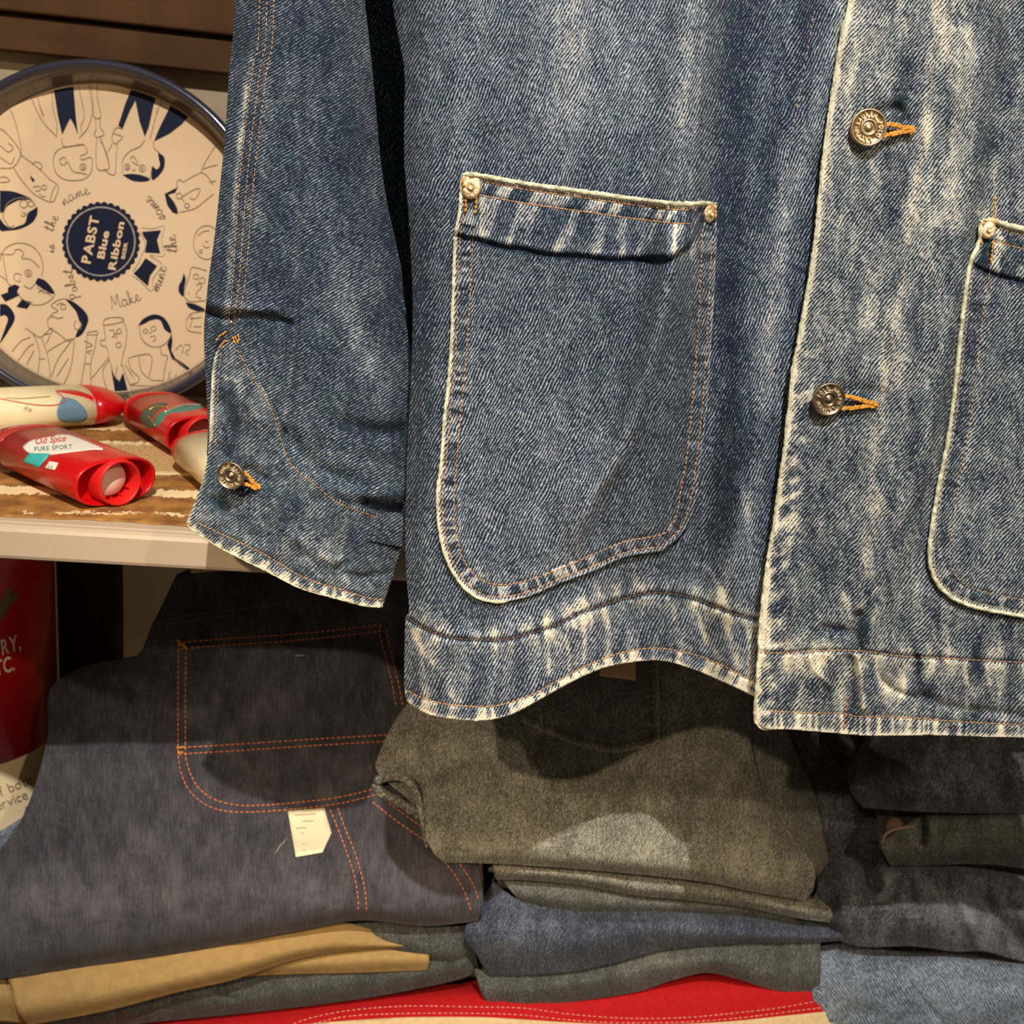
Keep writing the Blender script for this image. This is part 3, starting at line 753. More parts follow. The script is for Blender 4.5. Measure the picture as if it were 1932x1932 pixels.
# back of the jacket, in shade behind the front
backO = [(640, -560), (650, 500), (700, 700), (790, 760), (800, 1120), (1400, 1130), (1960, 1150), (2200, 1150), (2200, -560)]
def depthB(x, y): return .690+.07*(1-sm(250, 900, y))+.006*(fbm(x/80, y/200, 61)-.5)
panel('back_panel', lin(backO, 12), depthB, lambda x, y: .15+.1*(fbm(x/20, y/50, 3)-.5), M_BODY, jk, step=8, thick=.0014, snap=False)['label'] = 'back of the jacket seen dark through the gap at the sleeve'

# the side of the body and the back half of the sleeve turn away from the viewer
def strip(name, edge, f, back, dx, mat, n=14):
    e = np.asarray(edge)[::2]; m_ = len(e); D0 = f(e[:, 0], e[:, 1]); V = []; wv = []; uv = []
    for j in range(n):
        t = j/(n-1); D = D0+(back(e[:, 0], e[:, 1])-D0)*t
        xx = e[:, 0]+dx*sin(t*pi/2)*1.0+(D/D0-1)*0; Q = P(e[:, 0], e[:, 1], D0); Q[:, 1] = D; Q[:, 0] += dx*.0003*sin(t*pi/2)
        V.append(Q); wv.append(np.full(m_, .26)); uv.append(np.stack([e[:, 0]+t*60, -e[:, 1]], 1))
    idx = np.arange(m_*n).reshape(n, m_); Fc = np.stack([idx[:-1, :-1], idx[1:, :-1], idx[1:, 1:], idx[:-1, 1:]], -1).reshape(-1, 4)
    return mesh_obj(name, np.vstack(V), Fc, mat, jk, np.vstack(uv), {'wear': np.concatenate(wv)})
strip('side_panel', side_edge[side_edge[:, 1] < 1310], depthL, lambda x, y: np.full_like(x, .694), 26, M_BODY)
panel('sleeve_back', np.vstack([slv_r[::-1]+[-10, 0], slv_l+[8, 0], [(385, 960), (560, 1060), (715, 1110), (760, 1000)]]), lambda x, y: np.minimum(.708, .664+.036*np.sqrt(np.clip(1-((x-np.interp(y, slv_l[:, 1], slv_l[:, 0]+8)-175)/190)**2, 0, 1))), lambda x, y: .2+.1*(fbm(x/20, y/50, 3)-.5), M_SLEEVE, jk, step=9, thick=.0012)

# buttons, rivets, buttonhole threads
def jeans_button(px, py, Y, r, mat, tilt, text, name='button', gold=False):
    M = frame_mat(PT(px, py, Y), tilt)
    pr = [(0, -.0035), (.20*r, -.0035), (.25*r, -.0012), (.94*r, -.0010), (1.0*r, .0000), (1.0*r, .0008), (.95*r, .0016), (.88*r, .0014), (.84*r, .0007), (.50*r, .0005), (.46*r, .0012), (.40*r, .0017), (.34*r, .0014), (.31*r, .0006), (.26*r, .0006), (.20*r, .0013), (.08*r, .0018), (.0, .0019)]
    V, Fc = lathe(pr, 40)
    b = mesh_obj(name, xf(V, M), Fc, mat, jk)
    tv, tf = ring_text(text, r*.56, r*.27, pi*.98, pi*.98-2*pi, .012)
    n = len(tv); vv = [(x, y, .00165) for x, y in tv]+[(x, y, .0004) for x, y in tv]
    ed = {}
    for f in tf:
        for a, c in zip(f, f[1:]+f[:1]): ed[(a, c)] = 1
    side = [[a, c, c+n, a+n] for (a, c) in ed if (c, a) not in ed]
    mesh_obj('raised_lettering', xf(vv, M), tf+flip(side), M_LETT, b, smooth=False)
    return b
fwd = Vector((0, -1, .05))
jeans_button(1638, 241, .6108, .0099, M_BUTB, (-.10, -1, .12), 'LAUREN POLO RALPH ').__setitem__('label', 'brass button highest on the placket')
jeans_button(1563, 753, .6104, .0098, M_BRONZE, (.0, -1, .0), 'POLO RALPH LAUREN ').__setitem__('label', 'dark bronze button low on the placket')
jeans_button(436, 897, .6290, .0083, M_BRONZE, (-.25, -1, .02), 'POLO RALPH LAUREN ').__setitem__('label', 'dark bronze button on the cuff')
def rope(name, pts, Y, r, mat, par=jk):
    paths = []
    c = dense(pts, 3); n = len(c); q = P(c[:, 0], c[:, 1], np.interp(np.linspace(0, 1, n), np.linspace(0, 1, len(Y)), Y))
    for ph in (0, 2.1, 4.2):
        k = np.arange(n); rr = np.random.RandomState(int(ph*10)).normal(0, r*.16, q.shape)
        paths.append(q+np.stack([np.cos(k*.9+ph)*r*.55, -np.abs(np.sin(k*.9+ph))*r*.5, np.sin(k*.9+ph)*r*.55], 1)+rr)
    V, Fc = sweep(paths, r*.62, 6)
    return mesh_obj(name, V, Fc, mat, par)
rope('buttonhole_thread', [(1664, 237), (1684, 234), (1702, 240), (1720, 241), (1723, 248), (1716, 252)], [.6105, .611, .6115, .6115], .00125, M_THR_OR)
rope('buttonhole_thread', [(1664, 257), (1684, 252), (1704, 248), (1718, 246)], [.6105, .611, .6115, .6115], .00125, M_THR_OR)
rope('buttonhole_thread', [(1590, 746), (1612, 750), (1634, 757), (1652, 762), (1656, 766)], [.611, .6115, .6115, .612], .00125, M_THR_OR)
rope('buttonhole_thread', [(1586, 770), (1610, 769), (1632, 766), (1650, 766)], [.611, .6115, .6115, .612], .0012, M_THR_OR)
rope('buttonhole_thread', [(458, 889), (470, 900), (480, 912), (490, 917), (488, 921)], [.633, .633, .634, .634], .0013, M_THR_OR)
rope('buttonhole_thread', [(460, 912), (472, 916), (484, 921)], [.633, .633, .634], .0012, M_THR_OR)
def rivet(px, py, Y, r, nrm, par=jk, off=(0, 0)):
    M = frame_mat(PT(px, py, Y), nrm)
    pr = [(0, -.001), (.98*r, -.0010), (r, .0002), (.93*r, .0009), (.70*r, .0012), (.40*r, .0010), (.36*r, .0011), (.30*r, .0024), (.24*r, .0026), (.17*r, .0019), (0, .0020)]
    V, Fc = lathe(pr, 32); V[:, 0] *= .82
    V = V+np.random.RandomState(5).normal(0, .00004, V.shape)
    return mesh_obj('rivet', xf(V, M), Fc, M_COPPER, par)
dp = lambda f, x, y: float(f(np.array([x*1.0]), np.array([y*1.0]))[0])
rivet(889, 352, dp(depthP, 889, 352)-.0012, .0066, (-.1, -1, .15), pocket)['label'] = 'copper rivet at the outer pocket corner'
rivet(1338, 403, dp(depthP, 1338, 403)-.0012, .0050, (.55, -1, .1), pocket)['label'] = 'copper rivet at the inner pocket corner'
rivet(1865, 434, dp(depthP2, 1865, 434)-.0012, .0049, (-.15, -1, .15), pocket2)
V, Fc = lathe([(0, -.001), (.0014, -.001), (.0016, 0), (.0012, .0012), (.0005, .0017), (0, .0018)], 20)
mesh_obj('rivet', xf(V, frame_mat(PT(437, 608, dp(depthS, 437, 608)-.001), (-.2, -1, .2))), Fc, plain('silvery nub', (.8, .72, .62), .25, 1.), sleeve)

# ------------------------------------------------------------------ folded trousers
def cr(p, t):
    """Catmull-Rom through p (k,...) at parameters t in [0, k-1]"""
    p = np.asarray(p, float); k = len(p)
    q = np.concatenate([2*p[:1]-p[1:2], p, 2*p[-1:]-p[-2:-1]])
    i = np.minimum(t.astype(int), k-2); f = (t-i).reshape(-1, *([1]*(p.ndim-1)))
    a, b, c, d = q[i], q[i+1], q[i+2], q[i+3]
    return .5*((2*b)+(-a+c)*f+(2*a-5*b+4*c-d)*f*f+(-a+3*b-3*c+d)*f**3)
def sheet(name, rows, mat, parent, nu=150, nv=110, wr=(), amp=.003, seed=0, under=.10, back=.05, wear0=.3, wamp=.2, wear=None, lip=True, uvs=1.0):
    """cloth draped through control rows (pattern x, y, depth), bottom row first; it turns under at the
       bottom and falls away behind the top so it is a folded bundle, not a card"""
    m = max(len(r) for r in rows)
    R = []
    for r in rows:
        r = np.array(r, float); t = np.linspace(0, len(r)-1, m); R.append(cr(r, t))
    R = np.array(R)
    tv = np.linspace(0, len(rows)-1, nv); tu = np.linspace(0, m-1, nu)
    A = cr(R, tv); A = np.swapaxes(cr(np.swapaxes(A, 0, 1), tu), 0, 1)
    X, Y, D = A[..., 0], A[..., 1], A[..., 2].copy()
    D += amp*(fbm(X/120, Y/60, 400+seed)-.5)*2+amp*.4*(fbm(X/34, Y/26, 410+seed)-.5)*2
    for c, wd, a in wr:
        d, *_ = pd(X, Y, dense(c, 14)); D += a*G(d, wd)
    W = P(X, Y, D)
    ext = []
    # turned-under bottom edge and the fall behind
    b = W[0]; e1 = b+np.array([0, .003, -.0005]); e2 = b+np.array([0, .008, .005]); e3 = b+np.array([0, .045, .030]); e4 = b+np.array([0, .16, .034])
    if lip: rowsW = [e4, e3, e2, e1]
    else: rowsW = []
    tpt = W[-1]; f1 = tpt+np.array([0, .004, -.004]); f2 = tpt+np.array([0, .014, -.020]); f3 = tpt+np.array([0, back, -.05])
    W = np.concatenate([np.array(rowsW).reshape(-1, nu, 3), W, np.array([f1, f2, f3])])
    k = len(rowsW)
    X = np.concatenate([np.repeat(X[:1], k, 0), X, np.repeat(X[-1:], 3, 0)]); Y2 = np.concatenate([Y[:1]+np.array([[120], [60], [16], [5]])[:k], Y, Y[-1:]-np.array([[8], [30], [90]])])
    # rounded ends: fold the side columns back
    L1 = W[:, :1]+np.array([.001, .008, -.001]); L2 = W[:, :1]+np.array([.008, .03, -.004]); R1 = W[:, -1:]+np.array([-.001, .008, -.001]); R2 = W[:, -1:]+np.array([-.008, .03, -.004])
    W = np.concatenate([L2, L1, W, R1, R2], 1)
    X = np.concatenate([X[:, :1]-28, X[:, :1]-8, X, X[:, -1:]+8, X[:, -1:]+28], 1); Y2 = np.concatenate([Y2[:, :1]]*2+[Y2]+[Y2[:, -1:]]*2, 1)
    nv2, nu2 = W.shape[:2]; idx = np.arange(nv2*nu2).reshape(nv2, nu2)
    Fc = np.stack([idx[:-1, :-1], idx[:-1, 1:], idx[1:, 1:], idx[1:, :-1]], -1).reshape(-1, 4)
    wv = wear0+wamp*(fbm(X/60, Y2/90, 420+seed)-.5)
    if wear is not None: wv = wv+wear(X, Y2)
    return mesh_obj(name, W.reshape(-1, 3), Fc, mat, parent, np.stack([X.ravel()*uvs, -Y2.ravel()*uvs], 1), {'wear': wv.ravel()})

D_IND = denim('raw indigo denim', (.020, .020, .030), (.028, .026, .034), (.13, .12, .13), (.3, .28, .25), 62, 3.2, tw=.12, sp=.18, fi=.22, cl=.30, soft=.45, bump=.3, vert=.30)
D_OLV = denim('olive grey worn denim', (.070, .070, .060), (.085, .083, .070), (.40, .38, .30), (.60, .56, .46), 66, 4.5, tw=.12, sp=.5, fi=1.1, cl=.30, soft=.36, bump=1.0, vert=.30)
D_BLU = denim('dark blue denim', (.022, .028, .042), (.028, .034, .046), (.15, .17, .22), (.34, .36, .38), 62, 4.4, tw=.2, sp=.55, fi=1.0, cl=.4, soft=.40, bump=.5, vert=.28)
D_GRN = denim('grey green denim', (.040, .042, .038), (.050, .052, .046), (.19, .19, .165), (.34, .34, .30), 62, 4.4, tw=.2, sp=.55, fi=1.0, cl=.4, soft=.42, bump=.5, vert=.26)
D_DRK = denim('black grey denim', (.020, .023, .030), (.028, .031, .038), (.19, .20, .215), (.42, .41, .38), 62, 4.4, tw=.2, sp=.55, fi=1.0, cl=.6, soft=.45, bump=.4, vert=.2)
D_LGT = denim('pale blue grey denim', (.06, .08, .115), (.075, .10, .13), (.30, .34, .40), (.6, .6, .58), 122, 5.0, tw=.5, sp=.9, fi=1.0, cl=.35, soft=.40, bump=.5, vert=.1)
M_KHA = plain('khaki cotton', (.35, .225, .085), .85, bump=.25, bscale=900, var=.08, spec=.2)
M_RED = plain('red canvas', (.40, .006, .008), .85, bump=.4, bscale=1400, var=.08, spec=.2)
M_CRM = plain('cream canvas', (.62, .45, .24), .85, bump=.4, bscale=1400, var=.08, spec=.2)
M_PNKT = plain('salmon thread', (.75, .28, .20), .85, bump=.4, bscale=2000, var=.2)
M_TAG = plain('cream paper tag', (.80, .70, .46), .8, spec=.2)
M_INK = plain('tag ink', (.30, .20, .12), .9)

# dark indigo carpenter trousers, top of the left stack
t1 = thing('indigo_trousers', 'dark indigo carpenter trousers with rust double stitching, topmost of the left stack', 'trousers', 'folded trousers on the lower shelf')
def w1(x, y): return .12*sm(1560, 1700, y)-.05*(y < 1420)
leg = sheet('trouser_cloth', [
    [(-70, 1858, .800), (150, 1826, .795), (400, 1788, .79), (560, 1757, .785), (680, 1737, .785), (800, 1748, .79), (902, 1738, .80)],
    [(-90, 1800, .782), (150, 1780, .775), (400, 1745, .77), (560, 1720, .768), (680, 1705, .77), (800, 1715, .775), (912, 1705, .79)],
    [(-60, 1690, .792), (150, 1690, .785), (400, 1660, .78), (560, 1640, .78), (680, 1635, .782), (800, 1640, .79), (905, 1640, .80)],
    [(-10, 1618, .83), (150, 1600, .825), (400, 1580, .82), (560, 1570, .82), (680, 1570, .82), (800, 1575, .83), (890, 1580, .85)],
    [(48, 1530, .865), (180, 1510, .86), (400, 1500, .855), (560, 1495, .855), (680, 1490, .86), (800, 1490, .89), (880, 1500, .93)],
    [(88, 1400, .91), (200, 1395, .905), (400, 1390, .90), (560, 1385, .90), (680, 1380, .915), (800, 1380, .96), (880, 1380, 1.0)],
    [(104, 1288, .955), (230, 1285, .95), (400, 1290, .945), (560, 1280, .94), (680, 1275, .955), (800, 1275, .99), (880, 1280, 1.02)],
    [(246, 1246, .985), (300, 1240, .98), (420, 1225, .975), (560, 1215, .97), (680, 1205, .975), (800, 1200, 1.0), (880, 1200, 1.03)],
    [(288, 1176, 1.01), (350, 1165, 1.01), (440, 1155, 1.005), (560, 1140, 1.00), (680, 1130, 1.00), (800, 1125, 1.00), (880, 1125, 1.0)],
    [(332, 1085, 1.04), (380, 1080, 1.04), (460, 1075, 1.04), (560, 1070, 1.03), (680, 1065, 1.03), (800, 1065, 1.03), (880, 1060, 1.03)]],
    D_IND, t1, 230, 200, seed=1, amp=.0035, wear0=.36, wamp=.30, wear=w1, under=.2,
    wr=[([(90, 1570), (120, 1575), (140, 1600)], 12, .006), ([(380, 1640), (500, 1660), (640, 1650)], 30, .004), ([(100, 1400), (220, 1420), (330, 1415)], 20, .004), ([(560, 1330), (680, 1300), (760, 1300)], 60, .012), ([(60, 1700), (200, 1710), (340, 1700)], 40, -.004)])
h1 = hitter([leg])
tp = dense([(335, 1213), (420, 1205), (520, 1199), (620, 1190), (722, 1178)])
lf = dense([(337, 1213), (336, 1300), (336, 1412), (338, 1440), (345, 1468), (360, 1495), (388, 1518), (425, 1530), (480, 1532), (560, 1526), (640, 1516), (722, 1496)])
lf2 = dense([(351, 1216), (350, 1300), (350, 1412), (353, 1440), (362, 1466), (378, 1490), (402, 1507), (435, 1517), (480, 1520), (560, 1514), (640, 1504), (720, 1485)])
mid = dense([(333, 1411), (450, 1404), (600, 1394), (740, 1386)])
st = [tp, tp+[2, 12], lf, lf2, mid, mid+[1, 12], dense([(714, 1186), (725, 1230), (740, 1290), (748, 1340)]), dense([(728, 1184), (738, 1230), (752, 1290), (762, 1340)]),
    dense([(622, 1524), (640, 1570), (655, 1610), (668, 1650), (675, 1690), (676, 1726)]), dense([(636, 1522), (654, 1570), (670, 1610), (682, 1650), (690, 1690), (691, 1726)]),
    dense([(700, 1511), (750, 1550), (805, 1590), (850, 1640), (875, 1680), (890, 1722)]), dense([(716, 1502), (765, 1538), (822, 1580), (866, 1628), (892, 1668), (904, 1700)])]
stitches('rust_stitching', st, h1, M_THR_RU, leg, 8, 2, .00068, .3)
stitches('rust_stitching', [dense([(288, 1172), (350, 1162), (440, 1150), (560, 1134), (680, 1122)]), dense([(284, 1182), (350, 1172), (440, 1160)])], h1, plain('dull thread', (.20, .07, .04), .8), leg, 8, 3, .0006, .3)
stitches('bar_tack', [dense([(333, 1208), (342, 1212), (352, 1220)]), dense([(335, 1214), (345, 1218), (354, 1224)]), dense([(716, 1184), (722, 1176)]), dense([(332, 1411), (352, 1409)]), dense([(332, 1420), (352, 1419)])], h1, M_THR_OR, leg, 6, 0, .0011, .8)
stitches('loose_thread', [dense([(519, 1612), (528, 1596), (540, 1584), (548, 1568)])], h1, plain('grey thread', (.35, .3, .27), .8), leg, 40, 0, .0005, .2)
stitches('chalk_mark', [lin([(555, 1237), (580, 1236)], 3)], h1, plain('chalk', (.35, .3, .22), .9), leg, 20, 0, .0006, .2)
# paper size tag lying on the cloth
def decal(name, pts, place, mat, parent, lift=.0012, thick=.0004, n=10):
    """small flat piece following the cloth: quad or polygon fan gridded between left and right edges"""
    p = np.array(pts, float); a, b, c, d = p[:4]          # tl tr br bl
    u, v = np.meshgrid(np.linspace(0, 1, n), np.linspace(0, 1, n))
    u = u[..., None]; v = v[..., None]
    Q = (a*(1-u)+b*u)*(1-v)+(d*(1-u)+c*u)*v
    if len(p) > 4: Q = Q+(p[4]-(b+c)/2)*u*(1-np.abs(2*v-1.1)).clip(0, 1)
    W = place(Q[..., 0].ravel(), Q[..., 1].ravel()); dd = W-np.array([0, 0, H]); dd /= np.linalg.norm(dd, axis=1)[:, None]
    W = W-dd*lift
    idx = np.arange(n*n).reshape(n, n)
    Fc = np.stack([idx[:-1, :-1], idx[1:, :-1], idx[1:, 1:], idx[:-1, 1:]], -1).reshape(-1, 4)
    o = mesh_obj(name, W, Fc, mat, parent); m = o.modifiers.new('t', 'SOLIDIFY'); m.thickness = thick; m.offset = 0
    return o
tagp = decal('size_tag', [(543, 1531), (613, 1524), (607, 1608), (558, 1617), (626, 1567)], h1, M_TAG, leg, .0022, .0006)
def print_text(s, px, py, ang, size, place, mat, parent, name='printed_text', bold=0, sx=1, shear=0, gap=.08, lift=.0026):
    V, Fc, L = text_line(s, size, bold, gap, sx, shear)
    V = np.array(V); c, s_ = cos(ang), sin(ang)
    X = px+V[:, 0]*c+V[:, 1]*s_; Y = py+V[:, 0]*s_-V[:, 1]*c
    W = place(X, Y); dd = W-np.array([0, 0, H]); dd /= np.linalg.norm(dd, axis=1)[:, None]
    return mesh_obj(name, W-dd*lift, Fc, mat, parent, smooth=False)
for i, (x, y, L) in enumerate([(556, 1538, 40), (570, 1550, 22), (559, 1563, 20), (568, 1572, 5), (570, 1592, 5), (572, 1604, 4)]):
    q = P(np.array([x, x+L*.5, x+L]), np.array([y, y-L*.03, y-L*.06]), .8); a = h1(np.array([x, x+L*.5, x+L]), np.array([y, y-L*.03, y-L*.06]))
    dd = a-np.array([0, 0, H]); dd /= np.linalg.norm(dd, axis=1)[:, None]; V, Fc = sweep([a-dd*.0028], .0004, 5)
    mesh_obj('printed_mark', V, Fc, M_INK, tagp)

# dark grey jeans pinched under them
t3 = thing('dark_jeans', 'dark grey jeans just under the indigo trousers, bulging out at their right end', 'trousers', 'folded trousers on the lower shelf')
sheet('jeans_cloth', [
    [(560, 1790, .815), (680, 1795, .812), (780, 1806, .810), (850, 1816, .812), (896, 1806, .822)],
    [(560, 1765, .806), (680, 1770, .802), (780, 1785, .800), (850, 1795, .802), (904, 1780, .815)],
    [(560, 1725, .812), (680, 1730, .812), (780, 1742, .810), (850, 1748, .812), (900, 1742, .822)]], D_GRN, t3, 90, 40, seed=3, wear0=.22, under=.2)

# khaki trousers
t4 = thing('khaki_trousers', 'tan khaki trousers folded loosely in the left stack below the indigo pair', 'trousers', 'folded trousers on the lower shelf')
sheet('upper_leg', [
    [(50, 1936, .795), (200, 1908, .79), (330, 1874, .788), (430, 1852, .788), (480, 1836, .79), (560, 1811, .793), (640, 1797, .797), (806, 1786, .806)],
    [(30, 1905, .786), (200, 1875, .782), (330, 1846, .780), (430, 1824, .780), (480, 1812, .783), (560, 1790, .787), (640, 1780, .792), (798, 1785, .803)],
    [(14, 1842, .800), (200, 1815, .797), (330, 1792, .796), (430, 1772, .796), (480, 1765, .797), (560, 1750, .80), (640, 1738, .803), (780, 1780, .812)]], M_KHA, t4, 120, 40, seed=4, amp=.0015, under=.15)
sheet('lower_leg', [
    [(420, 1846, .806), (540, 1839, .804), (680, 1836, .804), (808, 1831, .806)],
    [(430, 1830, .800), (540, 1822, .799), (680, 1815, .799), (810, 1812, .802)],
    [(440, 1812, .805), (540, 1800, .805), (680, 1792, .805), (808, 1790, .808)]], M_KHA, t4, 70, 26, seed=5, amp=.001, under=.15)
sheet('turned_cuff', [
    [(-40, 1930, .806), (0, 1928, .805), (44, 1932, .804)], [(-40, 1890, .800), (0, 1888, .800), (34, 1890, .800)], [(-40, 1850, .806), (0, 1848, .806), (18, 1846, .808)]], M_KHA, t4, 30, 20, seed=6, amp=.001, under=.15)
t5 = thing('grey_jeans', 'charcoal grey jeans below the khaki trousers, lowest of the left stack', 'trousers', 'folded trousers on the lower shelf')
sheet('jeans_cloth', [
    [(-60, 1960, .825), (150, 1945, .820), (300, 1928, .817), (500, 1908, .815), (700, 1882, .815), (860, 1850, .818), (905, 1830, .825)],
    [(-60, 1930, .815), (150, 1920, .81), (300, 1900, .806), (500, 1878, .804), (700, 1856, .804), (850, 1828, .808), (900, 1812, .82)],
    [(-60, 1880, .82), (150, 1870, .82), (300, 1850, .815), (500, 1832, .814), (700, 1815, .814), (850, 1796, .818), (895, 1795, .825)]], D_GRN, t5, 130, 50, seed=7, wear0=.18, amp=.003, under=.2,
    wr=[([(420, 1868), (425, 1880), (440, 1885)], 7, .006), ([(850, 1800), (852, 1850)], 5, .003)])

# olive jeans, topmost of the middle stack
t6 = thing('olive_jeans', 'worn olive grey jeans with a patch pocket, topmost of the middle stack', 'trousers', 'folded trousers on the lower shelf')
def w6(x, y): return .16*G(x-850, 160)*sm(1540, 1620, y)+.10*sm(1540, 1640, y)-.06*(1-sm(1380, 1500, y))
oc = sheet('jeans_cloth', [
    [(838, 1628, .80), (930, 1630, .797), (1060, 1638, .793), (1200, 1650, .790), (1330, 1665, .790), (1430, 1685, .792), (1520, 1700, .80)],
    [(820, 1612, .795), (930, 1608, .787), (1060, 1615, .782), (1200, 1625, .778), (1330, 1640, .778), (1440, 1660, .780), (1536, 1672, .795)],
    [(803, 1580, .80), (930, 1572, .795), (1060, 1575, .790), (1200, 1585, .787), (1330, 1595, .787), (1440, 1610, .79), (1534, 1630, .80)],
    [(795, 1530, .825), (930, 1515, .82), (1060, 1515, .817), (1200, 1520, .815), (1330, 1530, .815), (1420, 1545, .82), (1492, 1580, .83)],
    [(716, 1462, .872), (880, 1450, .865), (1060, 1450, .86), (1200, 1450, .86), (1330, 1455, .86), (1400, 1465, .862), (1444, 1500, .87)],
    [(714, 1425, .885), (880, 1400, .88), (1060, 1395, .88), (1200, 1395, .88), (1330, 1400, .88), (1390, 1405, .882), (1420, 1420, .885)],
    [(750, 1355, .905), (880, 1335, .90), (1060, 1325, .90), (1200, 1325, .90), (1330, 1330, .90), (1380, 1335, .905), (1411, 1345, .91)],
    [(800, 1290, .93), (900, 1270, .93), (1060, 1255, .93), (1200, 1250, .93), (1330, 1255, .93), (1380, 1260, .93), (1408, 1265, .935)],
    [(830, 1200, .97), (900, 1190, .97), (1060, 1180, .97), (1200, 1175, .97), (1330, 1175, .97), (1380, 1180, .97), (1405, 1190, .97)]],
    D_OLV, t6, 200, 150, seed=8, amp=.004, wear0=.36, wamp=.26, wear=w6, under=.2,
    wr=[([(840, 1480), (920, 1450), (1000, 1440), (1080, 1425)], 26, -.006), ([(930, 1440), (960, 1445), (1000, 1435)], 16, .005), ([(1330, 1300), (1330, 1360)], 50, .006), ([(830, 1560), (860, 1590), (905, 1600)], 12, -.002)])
# leg opening at its left: dark sheet painting the hollow's shade, lower lip, rolled upper edge
sheet('leg_hollow_shade', [
    [(726, 1505, .90), (760, 1528, .895), (800, 1556, .885)],
    [(716, 1484, .905), (752, 1495, .90), (800, 1510, .89)],
    [(712, 1462, .905), (752, 1466, .90), (800, 1470, .89)]], D_DRK, t6, 30, 24, seed=9, amp=.001, wear0=.10, under=.02, back=.03)
for nm, c_, d0, d1, rr_ in (('lower_lip', [(708, 1478), (718, 1494), (742, 1508), (768, 1522), (796, 1540)], .868, .835, .0046), ('inner_fold', [(738, 1498), (752, 1488), (770, 1500), (780, 1524)], .880, .868, .0034)):
    c_ = dense(c_, 4); V, Fc = sweep([P(c_[:, 0], c_[:, 1], np.linspace(d0, d1, len(c_)))], lambda i, n_, r_=rr_: r_*(.8+.4*_T[i*5 % 500, 3]), 9)
    mesh_obj(nm, V, Fc, D_OLV, t6, attr={'wear': np.full(len(V), .30)}, uv=np.array([(i % 9*3+700, (i//9)*4) for i in range(len(V))]))
rim = dense([(706, 1472), (712, 1455), (725, 1432)], 4)
h6 = hitter([oc])
rl = dense([(710, 1474), (724, 1468), (745, 1464), (766, 1470), (780, 1486), (790, 1512), (797, 1545), (801, 1580), (806, 1600)], 4)
V, Fc = sweep([P(rl[:, 0], rl[:, 1], np.linspace(.866, .800, len(rl)))], lambda i, n_: .0040*(1-.75*(i/n_)**2), 9)
mesh_obj('rolled_edge', V, Fc, D_OLV, t6, attr={'wear': np.full(len(V), .34)}, uv=np.array([(i % 9*3+600, (i//9)*4) for i in range(len(V))]))
# bottom fold of the same pair
sheet('lower_fold', [
    [(936, 1660, .812), (1000, 1662, .808), (1100, 1672, .806), (1200, 1690, .804), (1300, 1700, .804), (1400, 1712, .805), (1500, 1732, .808), (1566, 1742, .815)],
    [(932, 1645, .804), (1000, 1646, .799), (1100, 1655, .797), (1200, 1672, .796), (1300, 1682, .796), (1400, 1696, .797), (1500, 1714, .80), (1572, 1724, .81)],
    [(930, 1622, .81), (1000, 1624, .81), (1100, 1630, .81), (1200, 1640, .81), (1300, 1655, .81), (1400, 1670, .81), (1500, 1692, .812), (1560, 1700, .82)]], D_OLV, t6, 110, 30, seed=10, amp=.0015, wear0=.42, wamp=.2, under=.15)
# side panel falling away at the right
sheet('side_panel', [
    [(1500, 1690, .835), (1530, 1680, .835), (1552, 1655, .84), (1568, 1640, .85)],
    [(1490, 1600, .850), (1515, 1600, .850), (1540, 1600, .855), (1556, 1590, .862)],
    [(1445, 1510, .88), (1480, 1510, .88), (1510, 1505, .885), (1538, 1500, .892)],
    [(1412, 1420, .91), (1440, 1420, .91), (1475, 1420, .915), (1500, 1415, .922)],
    [(1408, 1330, .94), (1430, 1330, .94), (1455, 1330, .945), (1470, 1325, .95)],
    [(1405, 1200, .98), (1430, 1200, .98), (1445, 1200, .985), (1450, 1200, .99)]], D_OLV, t6, 50, 70, seed=11, amp=.002, wear0=.20, under=.05)
pp = dense([(965, 1349), (1000, 1368), (1050, 1390), (1100, 1408), (1145, 1418), (1190, 1415), (1240, 1402)])
pr_ = dense([(1243, 1404), (1243, 1330), (1240, 1255), (1238, 1200)])
poc = np.vstack([pp, pr_[1:], [(1100, 1200), (930, 1200), (940, 1330)]])
